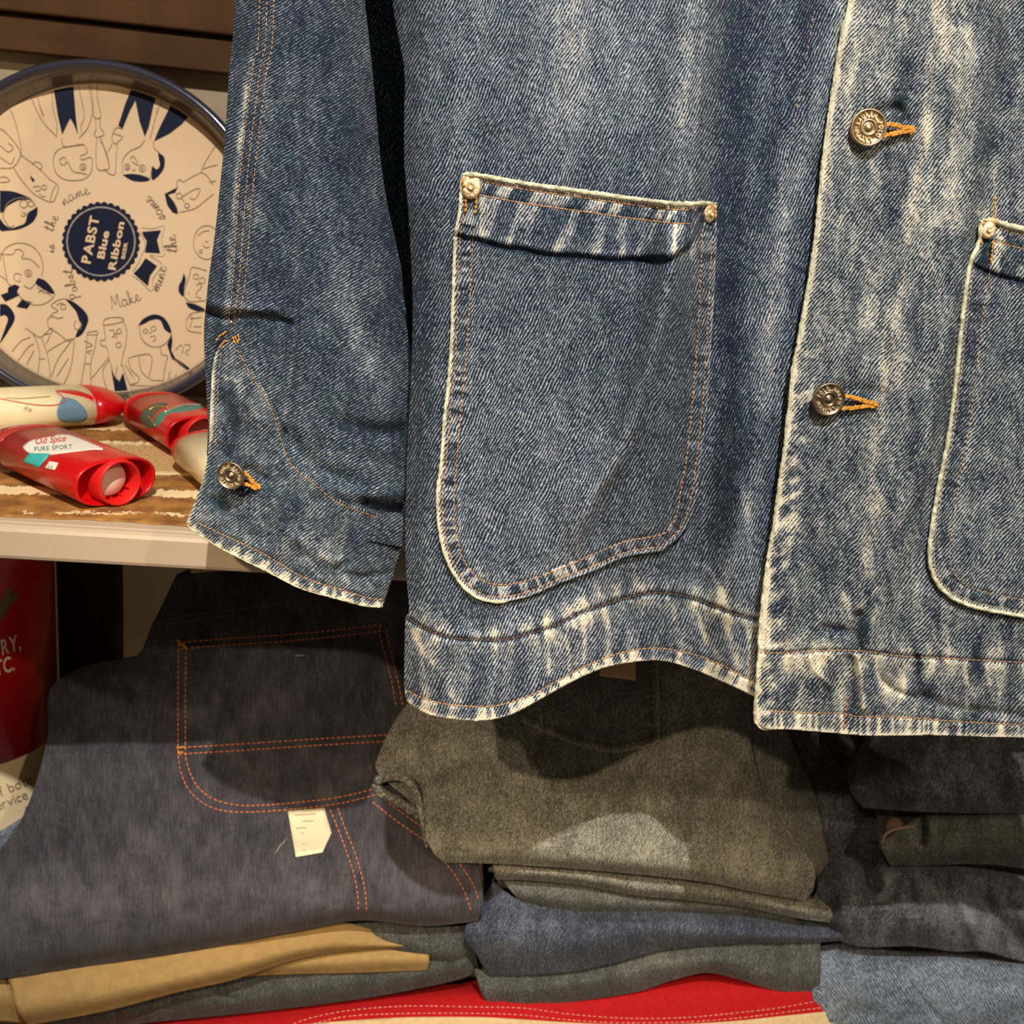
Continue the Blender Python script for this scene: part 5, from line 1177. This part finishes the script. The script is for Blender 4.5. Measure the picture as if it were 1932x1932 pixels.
# thin line drawing of the faces, hands and glasses
ln = [
 A1((230, 400), (280, 520), (340, 620), (430, 715)), A1((285, 400), (300, 480), (330, 560), (300, 470)), A1((395, 370), (400, 480), (430, 620), (430, 710)),
 A1((595, 330), (620, 440), (640, 560), (615, 630), (620, 690)), A1((670, 320), (690, 420), (700, 540), (665, 650), (600, 725)), A1((470, 725), (475, 780), (520, 790), (600, 775), (640, 775)),
 A1((640, 775), (520, 790), (440, 815), (405, 880), (420, 980), (480, 1035), (560, 1048), (640, 1035), (690, 990), (700, 940)), A1((640, 780), (665, 830), (640, 850), (610, 860), (620, 890), (690, 870), (700, 900), (700, 940)),
 A1((455, 885), (460, 920), (490, 930), (510, 905), (540, 960), (570, 985), (610, 990), (660, 1000)), A1((450, 890), (490, 870), (500, 900)), A1(*circ(630, 945, 24)), A1(*circ(632, 948, 8)),
 A1((735, 320), (740, 430), (765, 560), (715, 565), (705, 450), (690, 330)), A1((720, 565), (730, 660), (715, 690), (735, 720), (790, 700), (780, 670), (760, 640), (762, 565)), A1((735, 720), (728, 850), (740, 960), (800, 965), (830, 945), (790, 800), (760, 715)), A1((760, 740), (810, 840), (830, 940)), A1((790, 960), (820, 990), (870, 1000), (880, 900), (890, 770)), A1((860, 690), (930, 715), (900, 750), (870, 770), (850, 720), (880, 650), (930, 655)), A1((820, 830), (850, 770)),
 A1((1100, 740), (1060, 790), (980, 830), (930, 900), (930, 990)), A1((1165, 750), (1170, 800), (1210, 835)), A1((1140, 1035), (1155, 940)), A1((990, 890), (1005, 860), (1020, 870), (1050, 930), (1000, 905)), A1(*circ(965, 945, 22)), A1(*circ(1080, 955, 26)), A1(*circ(968, 948, 8)), A1(*circ(1078, 955, 9)), A1((1000, 960), (1015, 975), (1030, 960)), A1((1195, 490), (1180, 570), (1140, 730)), A1((1230, 420), (1195, 540)),
 A1((1660, 750), (1600, 840), (1530, 970), (1570, 1010), (1620, 1080)), A1((1530, 985), (1440, 1030), (1390, 1060), (1370, 1040), (1340, 1065), (1350, 1098)), A1((1540, 960), (1600, 940), (1650, 930)), A1((1590, 1060), (1640, 1050)), A1(*circ(1360, 1165, 22)), A1(*circ(1420, 1240, 18)), A1((1400, 1210), (1380, 1180), (1400, 1160), (1490, 1110), (1520, 1120), (1480, 1190), (1440, 1180)), A1((1360, 1290), (1480, 1260), (1570, 1190), (1620, 1150)), A1((1400, 1240), (1420, 1260), (1440, 1235)),
 A1((75, 500), (110, 590), (140, 700), (160, 840), (100, 945), (0, 955)), A1((0, 650), (60, 700), (140, 800), (155, 850)), A1((100, 945), (160, 1040), (260, 1150), (380, 1210), (420, 1180), (440, 1090), (380, 1040), (310, 970), (230, 905), (160, 855)), A1((245, 930), (270, 905), (310, 920), (318, 950), (295, 965)), A1((250, 1100), (290, 1090), (310, 1110), (290, 1130), (270, 1120)), A1(*circ(335, 1100, 18)), A1((420, 1085), (400, 1130), (380, 1200)), A1((0, 780), (60, 830), (100, 800), (60, 760)), A1((0, 870), (80, 920), (110, 870)), A1((0, 1025), (40, 1020), (75, 1050), (40, 1060), (0, 1060)), A1((300, 1150), (320, 1170), (345, 1165)),
 A1((20, 1320), (60, 1220), (150, 1180), (230, 1190), (275, 1250)), A1(*circ(180, 1225, 30)), A1(*circ(235, 1225, 22)), A1((170, 1290), (200, 1300), (180, 1320), (160, 1310)), A1((20, 1320), (60, 1390), (90, 1400), (110, 1385)),
 A2((0, 450), (20, 380), (80, 330), (160, 315), (250, 345), (310, 420), (325, 500), (315, 570)), A2((0, 400), (100, 400), (110, 370), (150, 365), (180, 395), (165, 430), (230, 440), (300, 500)), A2((20, 400), (40, 520), (60, 620), (90, 640)), A2((110, 600), (105, 560), (130, 545), (165, 560)), A2((120, 600), (150, 610), (150, 580)), A2(*circ(215, 545, 26)), A2(*circ(215, 548, 10)), A2((180, 640), (230, 660), (270, 620)), A2((130, 690), (170, 740), (260, 785), (350, 770), (410, 720), (415, 700)), A2((280, 650), (330, 690), (370, 700), (390, 720)), A2((290, 690), (330, 670), (380, 700)), A2((0, 560), (50, 600)),
 A2((490, 735), (440, 750), (385, 790), (415, 810), (440, 830), (400, 850), (390, 870), (360, 900), (370, 960)), A2((380, 860), (430, 885), (480, 880)), A2(*circ(480, 800, 20)), A2((430, 790), (460, 770), (500, 790)), A2((370, 960), (440, 1000), (520, 1060), (575, 1030)), A2((600, 905), (620, 930), (610, 970), (580, 970), (560, 940), (580, 900)), A2((190, 960), (250, 1000), (310, 1030), (390, 960), (390, 1000), (330, 1010)), A2((250, 1000), (290, 1100), (300, 1200), (280, 1350)), A2((310, 1030), (350, 1130), (380, 1300), (370, 1400)), A2((90, 1140), (160, 1060), (230, 1030)), A2((130, 1220), (210, 1110), (260, 1080)), A2((360, 1140), (440, 1090), (550, 1045), (555, 1150), (530, 1280), (480, 1400)), A2((350, 1080), (380, 1020)), A2((390, 1330), (440, 1200), (540, 1060)), A2((200, 1240), (260, 1130)), A2((295, 1195), (340, 1195)), A2((430, 1330), (520, 1190)),
 A2((670, 990), (740, 985), (735, 1010), (665, 1010), (670, 990)), A2((660, 1010), (655, 1120), (640, 1240), (610, 1420)), A2((735, 1010), (720, 1110), (690, 1230), (690, 1420)), A2((640, 1060), (700, 1090), (650, 1110)), A2((640, 1230), (690, 1235)), A2((690, 1160), (660, 1140), (700, 1130)),
 A2((785, 940), (790, 900), (850, 880), (930, 885), (930, 910), (860, 930), (785, 940)), A2((785, 940), (800, 1050), (770, 1050), (765, 1090), (810, 1110), (830, 1200), (850, 1270)), A2((930, 890), (960, 980), (955, 1080), (930, 1180), (920, 1250)), A2((830, 980), (860, 975), (870, 1020), (850, 1030)), A2(*circ(905, 985, 18)), A2(*circ(900, 1090, 20)), A2((860, 1010), (890, 1005), (880, 1040)), A2((690, 1350), (820, 1190)), A2((830, 1200), (780, 1290), (810, 1420), (840, 1480)), A2((850, 1270), (870, 1330), (900, 1360)), A2((890, 1250), (880, 1330), (910, 1370)), A2((930, 1240), (960, 1330), (1000, 1420)),
 A2((975, 1190), (1040, 1170), (1130, 1160), (1155, 1200), (1140, 1290), (1130, 1340), (1160, 1360)), A2((975, 1190), (990, 1270), (1050, 1330), (1050, 1370), (990, 1390)), A2((1055, 1180), (1070, 1280), (1120, 1340)), A2((1160, 1360), (1240, 1360), (1200, 1400), (1100, 1400), (1000, 1395)), A2((1000, 1430), (1120, 1420), (1260, 1400)), A2((950, 1240), (1010, 1330)),
 A2((1060, 950), (1070, 1030), (1110, 1080), (1170, 1105), (1240, 1090), (1290, 1040)), A2(*circ(1105, 985, 16)), A2(*circ(1165, 965, 18)), A2((1140, 1030), (1175, 1020), (1180, 1050), (1160, 1060)), A2((1130, 990), (1140, 1000), (1150, 990)), A2((1215, 1095), (1230, 1160), (1270, 1170), (1270, 1200)), A2((1270, 1180), (1250, 1280), (1240, 1360)), A2((1290, 1290), (1270, 1380), (1300, 1330)), A2((1300, 1190), (1380, 1240), (1480, 1350)), A2((1340, 1310), (1300, 1400)), A2((1330, 1130), (1370, 1090), (1390, 1110), (1380, 1160)), A2((1400, 1090), (1440, 1090), (1440, 1120), (1410, 1140), (1430, 1170)), A2((1000, 1470), (1100, 1450)), A2((1150, 1440), (1260, 1420), (1300, 1410)),
 A2((1570, 830), (1440, 860), (1420, 970), (1530, 1000)), A2((1440, 860), (1460, 890), (1440, 960)), A2((1440, 890), (1530, 880)), A2((1470, 950), (1530, 950)),
 A2((1570, 525), (1460, 500), (1440, 560), (1410, 640), (1400, 720), (1450, 760), (1560, 750)), A2(*circ(1488, 570, 20)), A2(*circ(1535, 600, 22)), A2((1490, 640), (1510, 620), (1530, 650), (1500, 680), (1490, 720), (1530, 735)), A2((1430, 690), (1440, 700)),
 A2(*circ(1570, 310, 100, 26, 128)), A2((1500, 260), (1540, 230), (1590, 220)), A2(*circ(1525, 380, 12)), A2((1560, 300), (1580, 310)), A2((1540, 330), (1560, 350), (1590, 345)),
]
lines('line_drawing', ln, M_INKT, 1.45)

# emblem: scalloped seal, ring, ribbon tails
ec = (190.5, 455.5)
def gear(r, a, n_): return [(ec[0]+(r+a*abs(cos(n_*t/2)))*cos(t)*.985, ec[1]+(r+a*abs(cos(n_*t/2)))*sin(t)*1.0) for t in np.linspace(0, 2*pi, n_*8, endpoint=False)]
fill('ribbon_tail', [A2((1078, 232), (1222, 218), (1192, 290), (1216, 392), (1100, 385), (1115, 300), (1090, 260)), A2((1105, 430), (1192, 490), (1140, 560), (1122, 640), (1015, 545), (1060, 500))], M_INKN, .0009)
fill('seal', [gear(71, 4.2, 34)], M_INKN, .0010)
lines('seal_outline', [[(ec[0]+64.0*cos(t), ec[1]+64.5*sin(t)) for t in np.linspace(0, 2*pi, 60)]], M_INKG, 3.0, .0012)
lines('ribbon_outline', [A2((1075, 200), (1160, 205), (1245, 190), (1225, 290), (1245, 410), (1140, 410), (1230, 480), (1165, 580), (1150, 680), (1060, 600), (1000, 560)), A2((1060, 230), (1095, 290), (1100, 350), (1075, 410), (1060, 450), (1010, 530))], M_INKG, 1.0, .0009)
M_PRT = plain('tan print', (.70, .495, .30), .6, spec=.2)
def tray_text(s, px, py, ang, size, bold, sx=1, name='lettering', shear=0):
    V, Fc, L = text_line(s, size, bold, .06, sx, shear); V = np.array(V); c, s_ = cos(ang), sin(ang)
    X = px+V[:, 0]*c+V[:, 1]*s_; Y = py+V[:, 0]*s_-V[:, 1]*c
    return mesh_obj(name, onplane(X, Y, .0014), Fc, M_PRT, ty, smooth=False)
up = radians(-79)
def tx(s, x, y, size, bold, target, ang=up):
    _, _, L = text_line(s, size, bold, .06); return tray_text(s, x, y, ang, size, bold, target/L)
tx('PABST', 170, 498, 24.5, .03, 90); tx('Blue', 196, 489, 19, .035, 53); tx('Ribbon', 217, 510, 19, .035, 92); tx('BEER', 235, 489, 9.5, .03, 32)
# serifs for the slab lettering, drawn as small bars across the stems
# cursive motto round the seal, drawn with single strokes
CU = {'P': [[(0, 0), (.18, 1.0)], [(.02, .85), (.3, 1.05), (.55, .9), (.5, .65), (.15, .5)]], 'a': [[(.42, .42), (.2, .5), (.04, .25), (.15, .02), (.35, .1), (.45, .45), (.42, .1), (.6, .05)]],
 'b': [[(.0, .1), (.2, .6), (.25, 1.0), (.12, 1.0), (.1, .5), (.1, .05), (.3, .0), (.42, .2), (.35, .4), (.6, .35)]], 's': [[(0, .05), (.25, .5), (.32, .2), (.22, .0), (.05, .08), (.5, .1)]], 't': [[(0, .1), (.2, .5), (.25, .95), (.14, .3), (.2, .02), (.42, .15)], [(.02, .62), (.42, .68)]],
 'i': [[(0, .1), (.16, .45), (.12, .05), (.34, .12)], [(.18, .68), (.2, .72)]], 'h': [[(0, .1), (.2, .6), (.24, 1.0), (.14, .98), (.1, .4), (.08, 0), (.2, .35), (.34, .45), (.36, .05), (.55, .12)]], 'e': [[(0, .1), (.3, .3), (.28, .48), (.12, .4), (.1, .08), (.3, .0), (.5, .15)]],
 'n': [[(0, .1), (.1, .42), (.08, 0), (.2, .36), (.34, .44), (.34, .04), (.54, .12)]], 'm': [[(0, .1), (.1, .42), (.08, 0), (.2, .36), (.3, .44), (.3, 0), (.42, .36), (.54, .44), (.54, .04), (.72, .12)]],
 'M': [[(-.05, .05), (.05, .1), (.15, 1.0), (.35, .3), (.6, 1.05), (.62, .2), (.75, .02)]], 'k': [[(0, .1), (.2, .6), (.22, 1.0), (.12, .98), (.1, .4), (.08, 0), (.14, .28), (.34, .42), (.16, .25), (.4, .02), (.52, .12)]]}
WD = {'P': .6, 'a': .6, 'b': .6, 's': .5, 't': .42, 'i': .34, 'h': .55, 'e': .48, 'n': .54, 'm': .72, 'M': .8, 'k': .52}
def cursive(word, p0, ang, size, bend=0.0):
    out = []; x, y = p0; a = ang
    for ch in word:
        for stq in CU[ch]:
            out.append([(x+size*(u*cos(a)+v*sin(a)*1.0), y+size*(u*sin(a)-v*cos(a))) for u, v in stq])
        w_ = WD[ch]*size; x += w_*cos(a); y += w_*sin(a); a += bend
    return out
cv = []
cv += cursive('Pabst', (153, 558), radians(-118), 20, radians(5.5)); cv += cursive('is', (103, 476), radians(-93), 20, .04); cv += cursive('the', (101, 437), radians(-76), 21, radians(5))
cv += cursive('name', (122, 388), radians(-37), 23, radians(8)); cv += cursive('Make', (211, 583), radians(-12), 25, radians(-5)); cv += cursive('mine', (298, 551), radians(-62), 25, radians(-7))
cv += cursive('the', (335, 476), radians(-92), 24, radians(-6)); cv += cursive('same', (313, 412), radians(-113), 24, radians(-9))
lines('cursive_motto', cv, plain('brown ink', (.17, .12, .085), .5), 1.25, .0009)

# ------------------------------------------------------------------ brown mat on the shelf
def matmat():
    m, nt, b = newmat('striped felt mat'); N = NB(nt)
    tc = N.n('ShaderNodeTexCoord').outputs['Object']; sx = N.n('ShaderNodeSeparateXYZ'); nt.links.new(tc, sx.inputs[0])
    jag = N.noise(N.xyz(N.m('MULTIPLY', sx.outputs[0], 230.), N.m('MULTIPLY', sx.outputs[1], 90.)), 1., 2., .7)
    lo = N.noise(tc, 16., 2.)
    v = N.m('ADD', N.m('ADD', sx.outputs[1], N.m('MULTIPLY', N.m('SUBTRACT', jag, .5), .022)), N.m('MULTIPLY', N.m('SUBTRACT', lo, .5), .016))
    v = N.m('SUBTRACT', v, N.m('MULTIPLY', N.m('ADD', sx.outputs[0], .2), .16))
    ph = N.m('FRACT', N.m('MULTIPLY', N.m('SUBTRACT', v, .755), 1/.14))
    tri = N.m('ABSOLUTE', N.m('SUBTRACT', ph, .5))                 # 0 = middle of a brown band
    band = N.m('MAXIMUM', N.m('SUBTRACT', 1., N.mr(tri, .125, .14)), N.m('SUBTRACT', 1., N.mr(v, .787, .790)))
    fringe = N.m('MULTIPLY', N.m('MAXIMUM', N.m('SUBTRACT', 1., N.mr(tri, .18, .21)), N.m('SUBTRACT', 1., N.mr(v, .797, .801))), N.m('SUBTRACT', 1., band))
    line = N.m('MULTIPLY', N.m('MULTIPLY', N.mr(v, .743, .745), N.m('SUBTRACT', 1., N.mr(v, .747, .750))), N.mr(N.noise(tc, 45., 2.), .45, .55))
    fringe = N.m('MAXIMUM', fringe, line)
    fine = N.noise(tc, 420., 3., .7)
    tan = N.mix(N.mr(fine, .35, .65), (.40, .22, .07), (.74, .50, .22)); brn = N.mix(N.mr(N.noise(tc, 60., 4.), .3, .7), (.20, .075, .014), (.44, .20, .04))
    c = N.mix(band, tan, brn); c = N.mix(fringe, c, (.86, .66, .36))
    nt.links.new(c, b.inputs['Base Color']); b.inputs['Roughness'].default_value = .85
    hgt = N.m('ADD', N.m('MULTIPLY', N.m('SUBTRACT', 1., band), 1.0), N.m('MULTIPLY', fine, .5))
    nt.links.new(N.bump(hgt, .7, .002), b.inputs['Normal']); return m
a = S(-300, 950, TOP); 
n1 = 120; xs = np.linspace(-.62, -.09, n1); front = .7335+.0012*np.sin(xs*60)+.0008*np.sin(xs*211)+(xs+.25)*.02
V = []; Fc = []
for j, yy in enumerate((0, .0008, 1)):
    for i, x in enumerate(xs): V.append((x, front[i] if j == 0 else (front[i]+.0005 if j == 1 else 1.05), TOP+(.0002 if j == 0 else .0016)))
for j in range(2):
    for i in range(n1-1): Fc.append([j*n1+i, j*n1+i+1, (j+1)*n1+i+1, (j+1)*n1+i])
mt = mesh_obj('shelf_mat', V, Fc, matmat(), smooth=False); mo = mt.modifiers.new('t', 'SOLIDIFY'); mo.thickness = .0012; mo.offset = -1
tag(mt, 'brown and tan striped mat with ragged pale edges lying on the shelf', 'mat')
MAT = TOP+.0018

# ------------------------------------------------------------------ deodorant sticks
M_REDP = plain('glossy red plastic', (.60, .003, .005), .30, coat=.2, var=.04, bscale=40)
M_REDI = plain('bright red plastic inside', (.70, .012, .010), .42, var=.04, bscale=40)
M_REDC = plain('clear red cap', (.42, .04, .035), .18, coat=.6)
M_CRML = plain('cream label', (.92, .80, .48), .35, coat=.3)
M_WHT = plain('white label', (.88, .82, .72), .35, coat=.3)
M_DIAL = plain('pinkish white dial', (.80, .58, .48), .55)
M_TEAL = plain('teal label patch', (.05, .48, .45), .4)
M_GRNL = plain('green label ink', (.05, .24, .16), .5)
M_DKGR = plain('dark camo print', (.07, .09, .06), .4)
M_SILV = plain('silver print', (.75, .70, .60), .25, .7)
M_GOLD = plain('gold print', (.55, .38, .10), .3, .6)
M_BLUL = plain('steel blue print', (.14, .26, .36), .4)
def oval(w_, h_, n=48, e=2.4):
    return [(w_/2*math.copysign(abs(cos(t))**(2/e), cos(t)), h_/2*math.copysign(abs(sin(t))**(2/e), sin(t))) for t in [2*pi*i/n for i in range(n)]]
def stick(name, label, end, along, length, wd=.064, ht=.032, z0=MAT, roll=0.0, capmat=None, bodymat=None, openend=True, caplen=.036):
    """end: point under the middle of the screw end; along: direction toward the domed cap"""
    t = thing(name, label, 'deodorant', 'deodorant sticks on the shelf'); ax = Vector((along[0], along[1], 0)).normalized(); sd = Vector((0, 0, 1)).cross(ax)
    M = Matrix((sd, Vector((0, 0, 1)), ax)).transposed().to_4x4(); M.translation = Vector((end[0], end[1], z0+ht/2+.0002))
    def loft(rings, capA=True, capB=True):
        V = []; Fc = []; n_ = 48
        for (s, w_, h_, e) in rings: V += [(x, y, s) for x, y in oval(w_, h_, n_, e)]
        for i in range(len(rings)-1):
            for k_ in range(n_):
                k2 = (k_+1) % n_; Fc.append([i*n_+k_, (i+1)*n_+k_, (i+1)*n_+k2, i*n_+k2])
        if capA: Fc.append(list(range(n_)))
        if capB: Fc.append([(len(rings)-1)*n_+k_ for k_ in range(n_)][::-1])
        return V, Fc
    cl = length-caplen
    V, Fc = loft([(.012, wd*.90, ht*.86, 2.6), (.010, wd*.90, ht*.86, 2.6), (0, wd*.93, ht*.90, 2.6), (-.0006, wd*.965, ht*.94, 2.6), (0, wd, ht*.98, 2.6), (.004, wd, ht, 2.6), (.03, wd*1.0, ht*1.0, 2.5), (cl, wd*.985, ht*.98, 2.4)], True, True)
    b = mesh_obj('body', xf(V, M), Fc, bodymat or M_REDP, t)
    V, Fc = loft([(cl-.0002, wd*.96, ht*.95, 2.4), (cl, wd*.995, ht*.99, 2.4), (cl+.3*caplen, wd*.96, ht*.95, 2.3), (cl+.6*caplen, wd*.84, ht*.80, 2.2), (cl+.85*caplen, wd*.60, ht*.52, 2.1), (cl+.97*caplen, wd*.30, ht*.26, 2.0), (cl+caplen, wd*.05, ht*.05, 2.0)])
    mesh_obj('domed_cap', xf(V, M), Fc, capmat or M_REDP, t)
    if openend:
        # round collar for the dial
        R_ = ht*.50; pr = [(R_*.88, .012), (R_*.88, -.0046), (R_*.94, -.0056), (R_, -.0044), (R_, .012)]
        V, Fc = lathe(pr, 40); mesh_obj('collar', xf(V, M), flip(Fc[:-2]), M_REDI, t)
        V, Fc = lathe([(0, .0055), (R_*.72, .0058), (R_*.76, .0075), (R_*.5, .009), (0, .009)], 32); V = V+np.array([R_*.10, R_*.06, -.001]); mesh_obj('dial', xf(V, M), Fc, M_DIAL, t)
        V, Fc = lathe([(0, .0115), (R_*.86, .0115), (R_*.86, .013), (0, .013)], 32); mesh_obj('dial_seat', xf(V, M), Fc, M_REDI, t)
        V = []; Fc = []
        for q in range(7):
            a_ = -2.6+q*.55; c_, s_ = cos(a_), sin(a_)
            bx = [(u*c_-v*s_, u*s_+v*c_, z) for u in (R_*.74, R_*.87) for v in (-.0005, .0005) for z in (.002, .0115)]
            k_ = len(V); V += bx; Fc += [[k_+i for i in f] for f in [[0, 1, 3, 2], [4, 6, 7, 5], [0, 4, 5, 1], [2, 3, 7, 6], [0, 2, 6, 4], [1, 5, 7, 3]]]
        mesh_obj('ratchet_teeth', xf(V, M), Fc, M_REDI, t, smooth=False)
    return t, b, M
def end_dir(pa, pb, z=MAT): a_ = S(*pa, z); b_ = S(*pb, z); return (b_-a_)
sb_ = (S(150, 962, MAT)+S(287, 942, MAT))/2
dB = end_dir((150, 962), (0, 893))
stB, bB, MB_ = stick('deodorant_stick', 'red deodorant stick with a white and teal label, its open round end facing out', sb_, dB, .150, .0625, .033, capmat=M_REDC, caplen=.045)
hB = hitter([bB])
pl1 = sc((41, 842), (60, 830), (95, 823), (130, 820), (195, 846), (175, 848), (140, 852), (100, 857), (72, 859), (52, 853))
w0 = lambda x, y: x*0
lb = patch_on('white_label', pl1, hB, M_WHT, bB, w0, .0004, 3)
hB2 = hitter([bB, lb])
M_LRED = plain('red script ink', (.62, .05, .05), .5)
print_text('Old Spice', 66, 838, radians(-6), 17, hB2, M_LRED, lb, 'script_lettering', .012, .92, .3, .04, .0006)
print_text('PURE SPORT', 65, 851, radians(-4), 11.5, hB2, M_GRNL, lb, 'lettering', .01, 1.05, 0, .1, .0006)
lines3 = print_text('high endurance', 98, 849, radians(3), 5, hB2, M_GRNL, lb, 'small_lettering', 0, 1.1, 0, .1, .0006) if False else None
tp_ = decal('teal_patch', [(54, 855), (95, 856), (73, 883), (43, 871)], hB, M_TEAL, bB, .0006, .0003, 8)
wp_ = decal('white_patch', [(93, 870), (110, 873), (103, 887), (84, 883)], hB, M_WHT, bB, .0006, .0003, 8)
print_text('2.4', 90, 882, radians(10), 7, hitter([bB, wp_]), plain('grey ink', (.3, .3, .28), .5), wp_, 'lettering', 0, 1, 0, .1, .0006)

dA = end_dir((-20, 818), (200, 803)); eA = S(-45, 806, MAT)+Vector((0, -.012, 0))
stA, bA, MA_ = stick('deodorant_stick', 'cream-labelled deodorant stick with a red domed cap, lying behind the open-ended one', eA, dA, .128, .062, .033, bodymat=M_CRML, openend=False, caplen=.034)
hA = hitter([bA])
patch_on('red_band', sc((96, 737), (140, 736), (185, 750), (215, 762), (230, 780), (218, 792), (190, 800), (178, 806), (190, 790), (190, 772), (175, 757), (140, 745)), hA, M_REDP, bA, w0, .0004, 3)
patch_on('blue_print', sc((118, 748), (145, 756), (164, 778), (160, 794), (135, 798), (112, 792), (108, 772)), hA, M_BLUL, bA, w0, .0005, 3)
def on(place, c, mat, par, name, r=.0005, lift=.0006):
    c = dense(c, 3); W = place(c[:, 0], c[:, 1]); dd = W-np.array([0, 0, H]); dd /= np.linalg.norm(dd, axis=1)[:, None]
    V, Fc = sweep([W-dd*lift], r, 5); return mesh_obj(name, V, Fc, mat, par)
on(hA, [(0, 752), (30, 758), (70, 764), (105, 764), (122, 757), (118, 748), (108, 740)], M_LRED, bA, 'badge_outline', .0005)
print_text('ice', 44, 772, radians(24), 15, hA, plain('olive ink', (.35, .30, .12), .5), bA, 'script_lettering', 0, 1, .3, .05, .0006)
on(hA, [(10, 751), (40, 752), (70, 750), (95, 748)], M_GOLD, bA, 'badge_print', .0005)

sc_ = S(380, 858, MAT)
dC = end_dir((365, 855), (262, 793))
stC, bC, MC_ = stick('deodorant_stick', 'red deodorant stick with dark camo print, lying beside the sleeve in front of the tray', sc_, dC, .125, .060, .033)
hC = hitter([bC])
patch_on('camo_print', sc((262, 790), (270, 775), (290, 762), (320, 760), (300, 772), (288, 790), (290, 806), (276, 806)), hC, M_DKGR, bC, w0, .0004, 3)
patch_on('camo_print', sc((288, 800), (300, 780), (330, 768), (370, 765), (388, 768), (350, 776), (320, 780), (305, 795), (293, 808)), hC, M_GRNL, bC, w0, .0005, 3)
on(hC, [(310, 778), (330, 770), (355, 764), (385, 766)], M_SILV, bC, 'silver_stripe', .0016)
on(hC, [(280, 774), (292, 768), (318, 768)], M_GOLD, bC, 'gold_stripe', .0009)
on(hC, [(276, 784), (284, 790), (292, 803)], M_GOLD, bC, 'gold_stripe', .0006)

eD = S(480, 955, MAT); dD = end_dir((480, 955), (384, 880)); LD = (S(480, 955, MAT)-S(378, 874, MAT)).length
stD, bD, MD_ = stick('deodorant_stick', 'cream and red deodorant stick mostly hidden behind the jacket cuff', eD, dD, LD, .058, .032, bodymat=M_CRML, openend=False, caplen=.022, capmat=M_REDP)
hD = hitter([bD])

# ------------------------------------------------------------------ the red tin
YT = 1.02; rt = .086
cx = P(100, 1230, YT)[0]-rt*1.0
tn = thing('metal_tin', 'red and cream metal tin with white lettering under the left of the shelf', 'tin')
tn.location = (0, 0, 0)
def lathe_at(name, pr, mat, par, n_=72):
    V, Fc = lathe(pr, n_); V = V+np.array([cx, YT, 0]); return mesh_obj(name, V, Fc, mat, par)
zb = P(20, 1424, YT-rt*.55)[2]
M_REDT = plain('red tin enamel', (.50, .006, .008), .30, coat=.2)
M_CRMT = plain('cream tin enamel', (.68, .54, .33), .4, coat=.2)
lathe_at('red_body', [(rt*.9, zb), (rt, zb+.0002), (rt, TOP-.062), (rt*.97, TOP-.060)], M_REDT, tn)
lathe_at('cream_base', [(rt*.97, LOW+.0005), (rt, LOW+.003), (rt, zb), (rt*.9, zb)], M_CRMT, tn)
lathe_at('lid', [(rt*.9, TOP-.062), (rt*1.02, TOP-.062), (rt*1.03, TOP-.060), (rt*1.03, TOP-.044), (rt*1.0, TOP-.042), (0, TOP-.040)], M_REDT, tn)
bT = hitter([o for o in tn.children])
M_TWH = plain('cream lettering', (.82, .66, .48), .5)
for s, x1_, y, sz in (('COUNTRY,', 40, 1224, 40), ('ETC.', 28, 1264, 40)):
    _, _, L = text_line(s, sz, .015, .06, .62, .22)
    o = print_text(s, x1_-L*cos(.33), y+L*sin(.33), -.33, sz, bT, M_TWH, tn, 'lettering', .015, .62, .22, .06, .0008)
for s, x1_, y in (('of both', 54, 1490), ('service', 42, 1516)):
    _, _, L = text_line(s, 26, 0, .08, 1, 0)
    print_text(s, -12 if s[0] == 'o' else -14, y+18, radians(-22), 26, bT, M_INK, tn, 'small_lettering', 0, 1, 0, .08, .0008)
for c in ([(0, 1150), (12, 1138), (20, 1120), (34, 1112)], [(0, 1165), (16, 1156), (28, 1140), (42, 1134)], [(4, 1128), (14, 1122)]):
    pass
patch_on('leaf_print', sc((-10, 1160), (-4, 1138), (8, 1128), (14, 1112), (24, 1108), (22, 1124), (34, 1118), (30, 1134), (18, 1142), (12, 1156), (2, 1170)), bT, plain('leaf print', (.16, .14, .02), .5), tn, lambda x, y: x*0, .0005, 3)
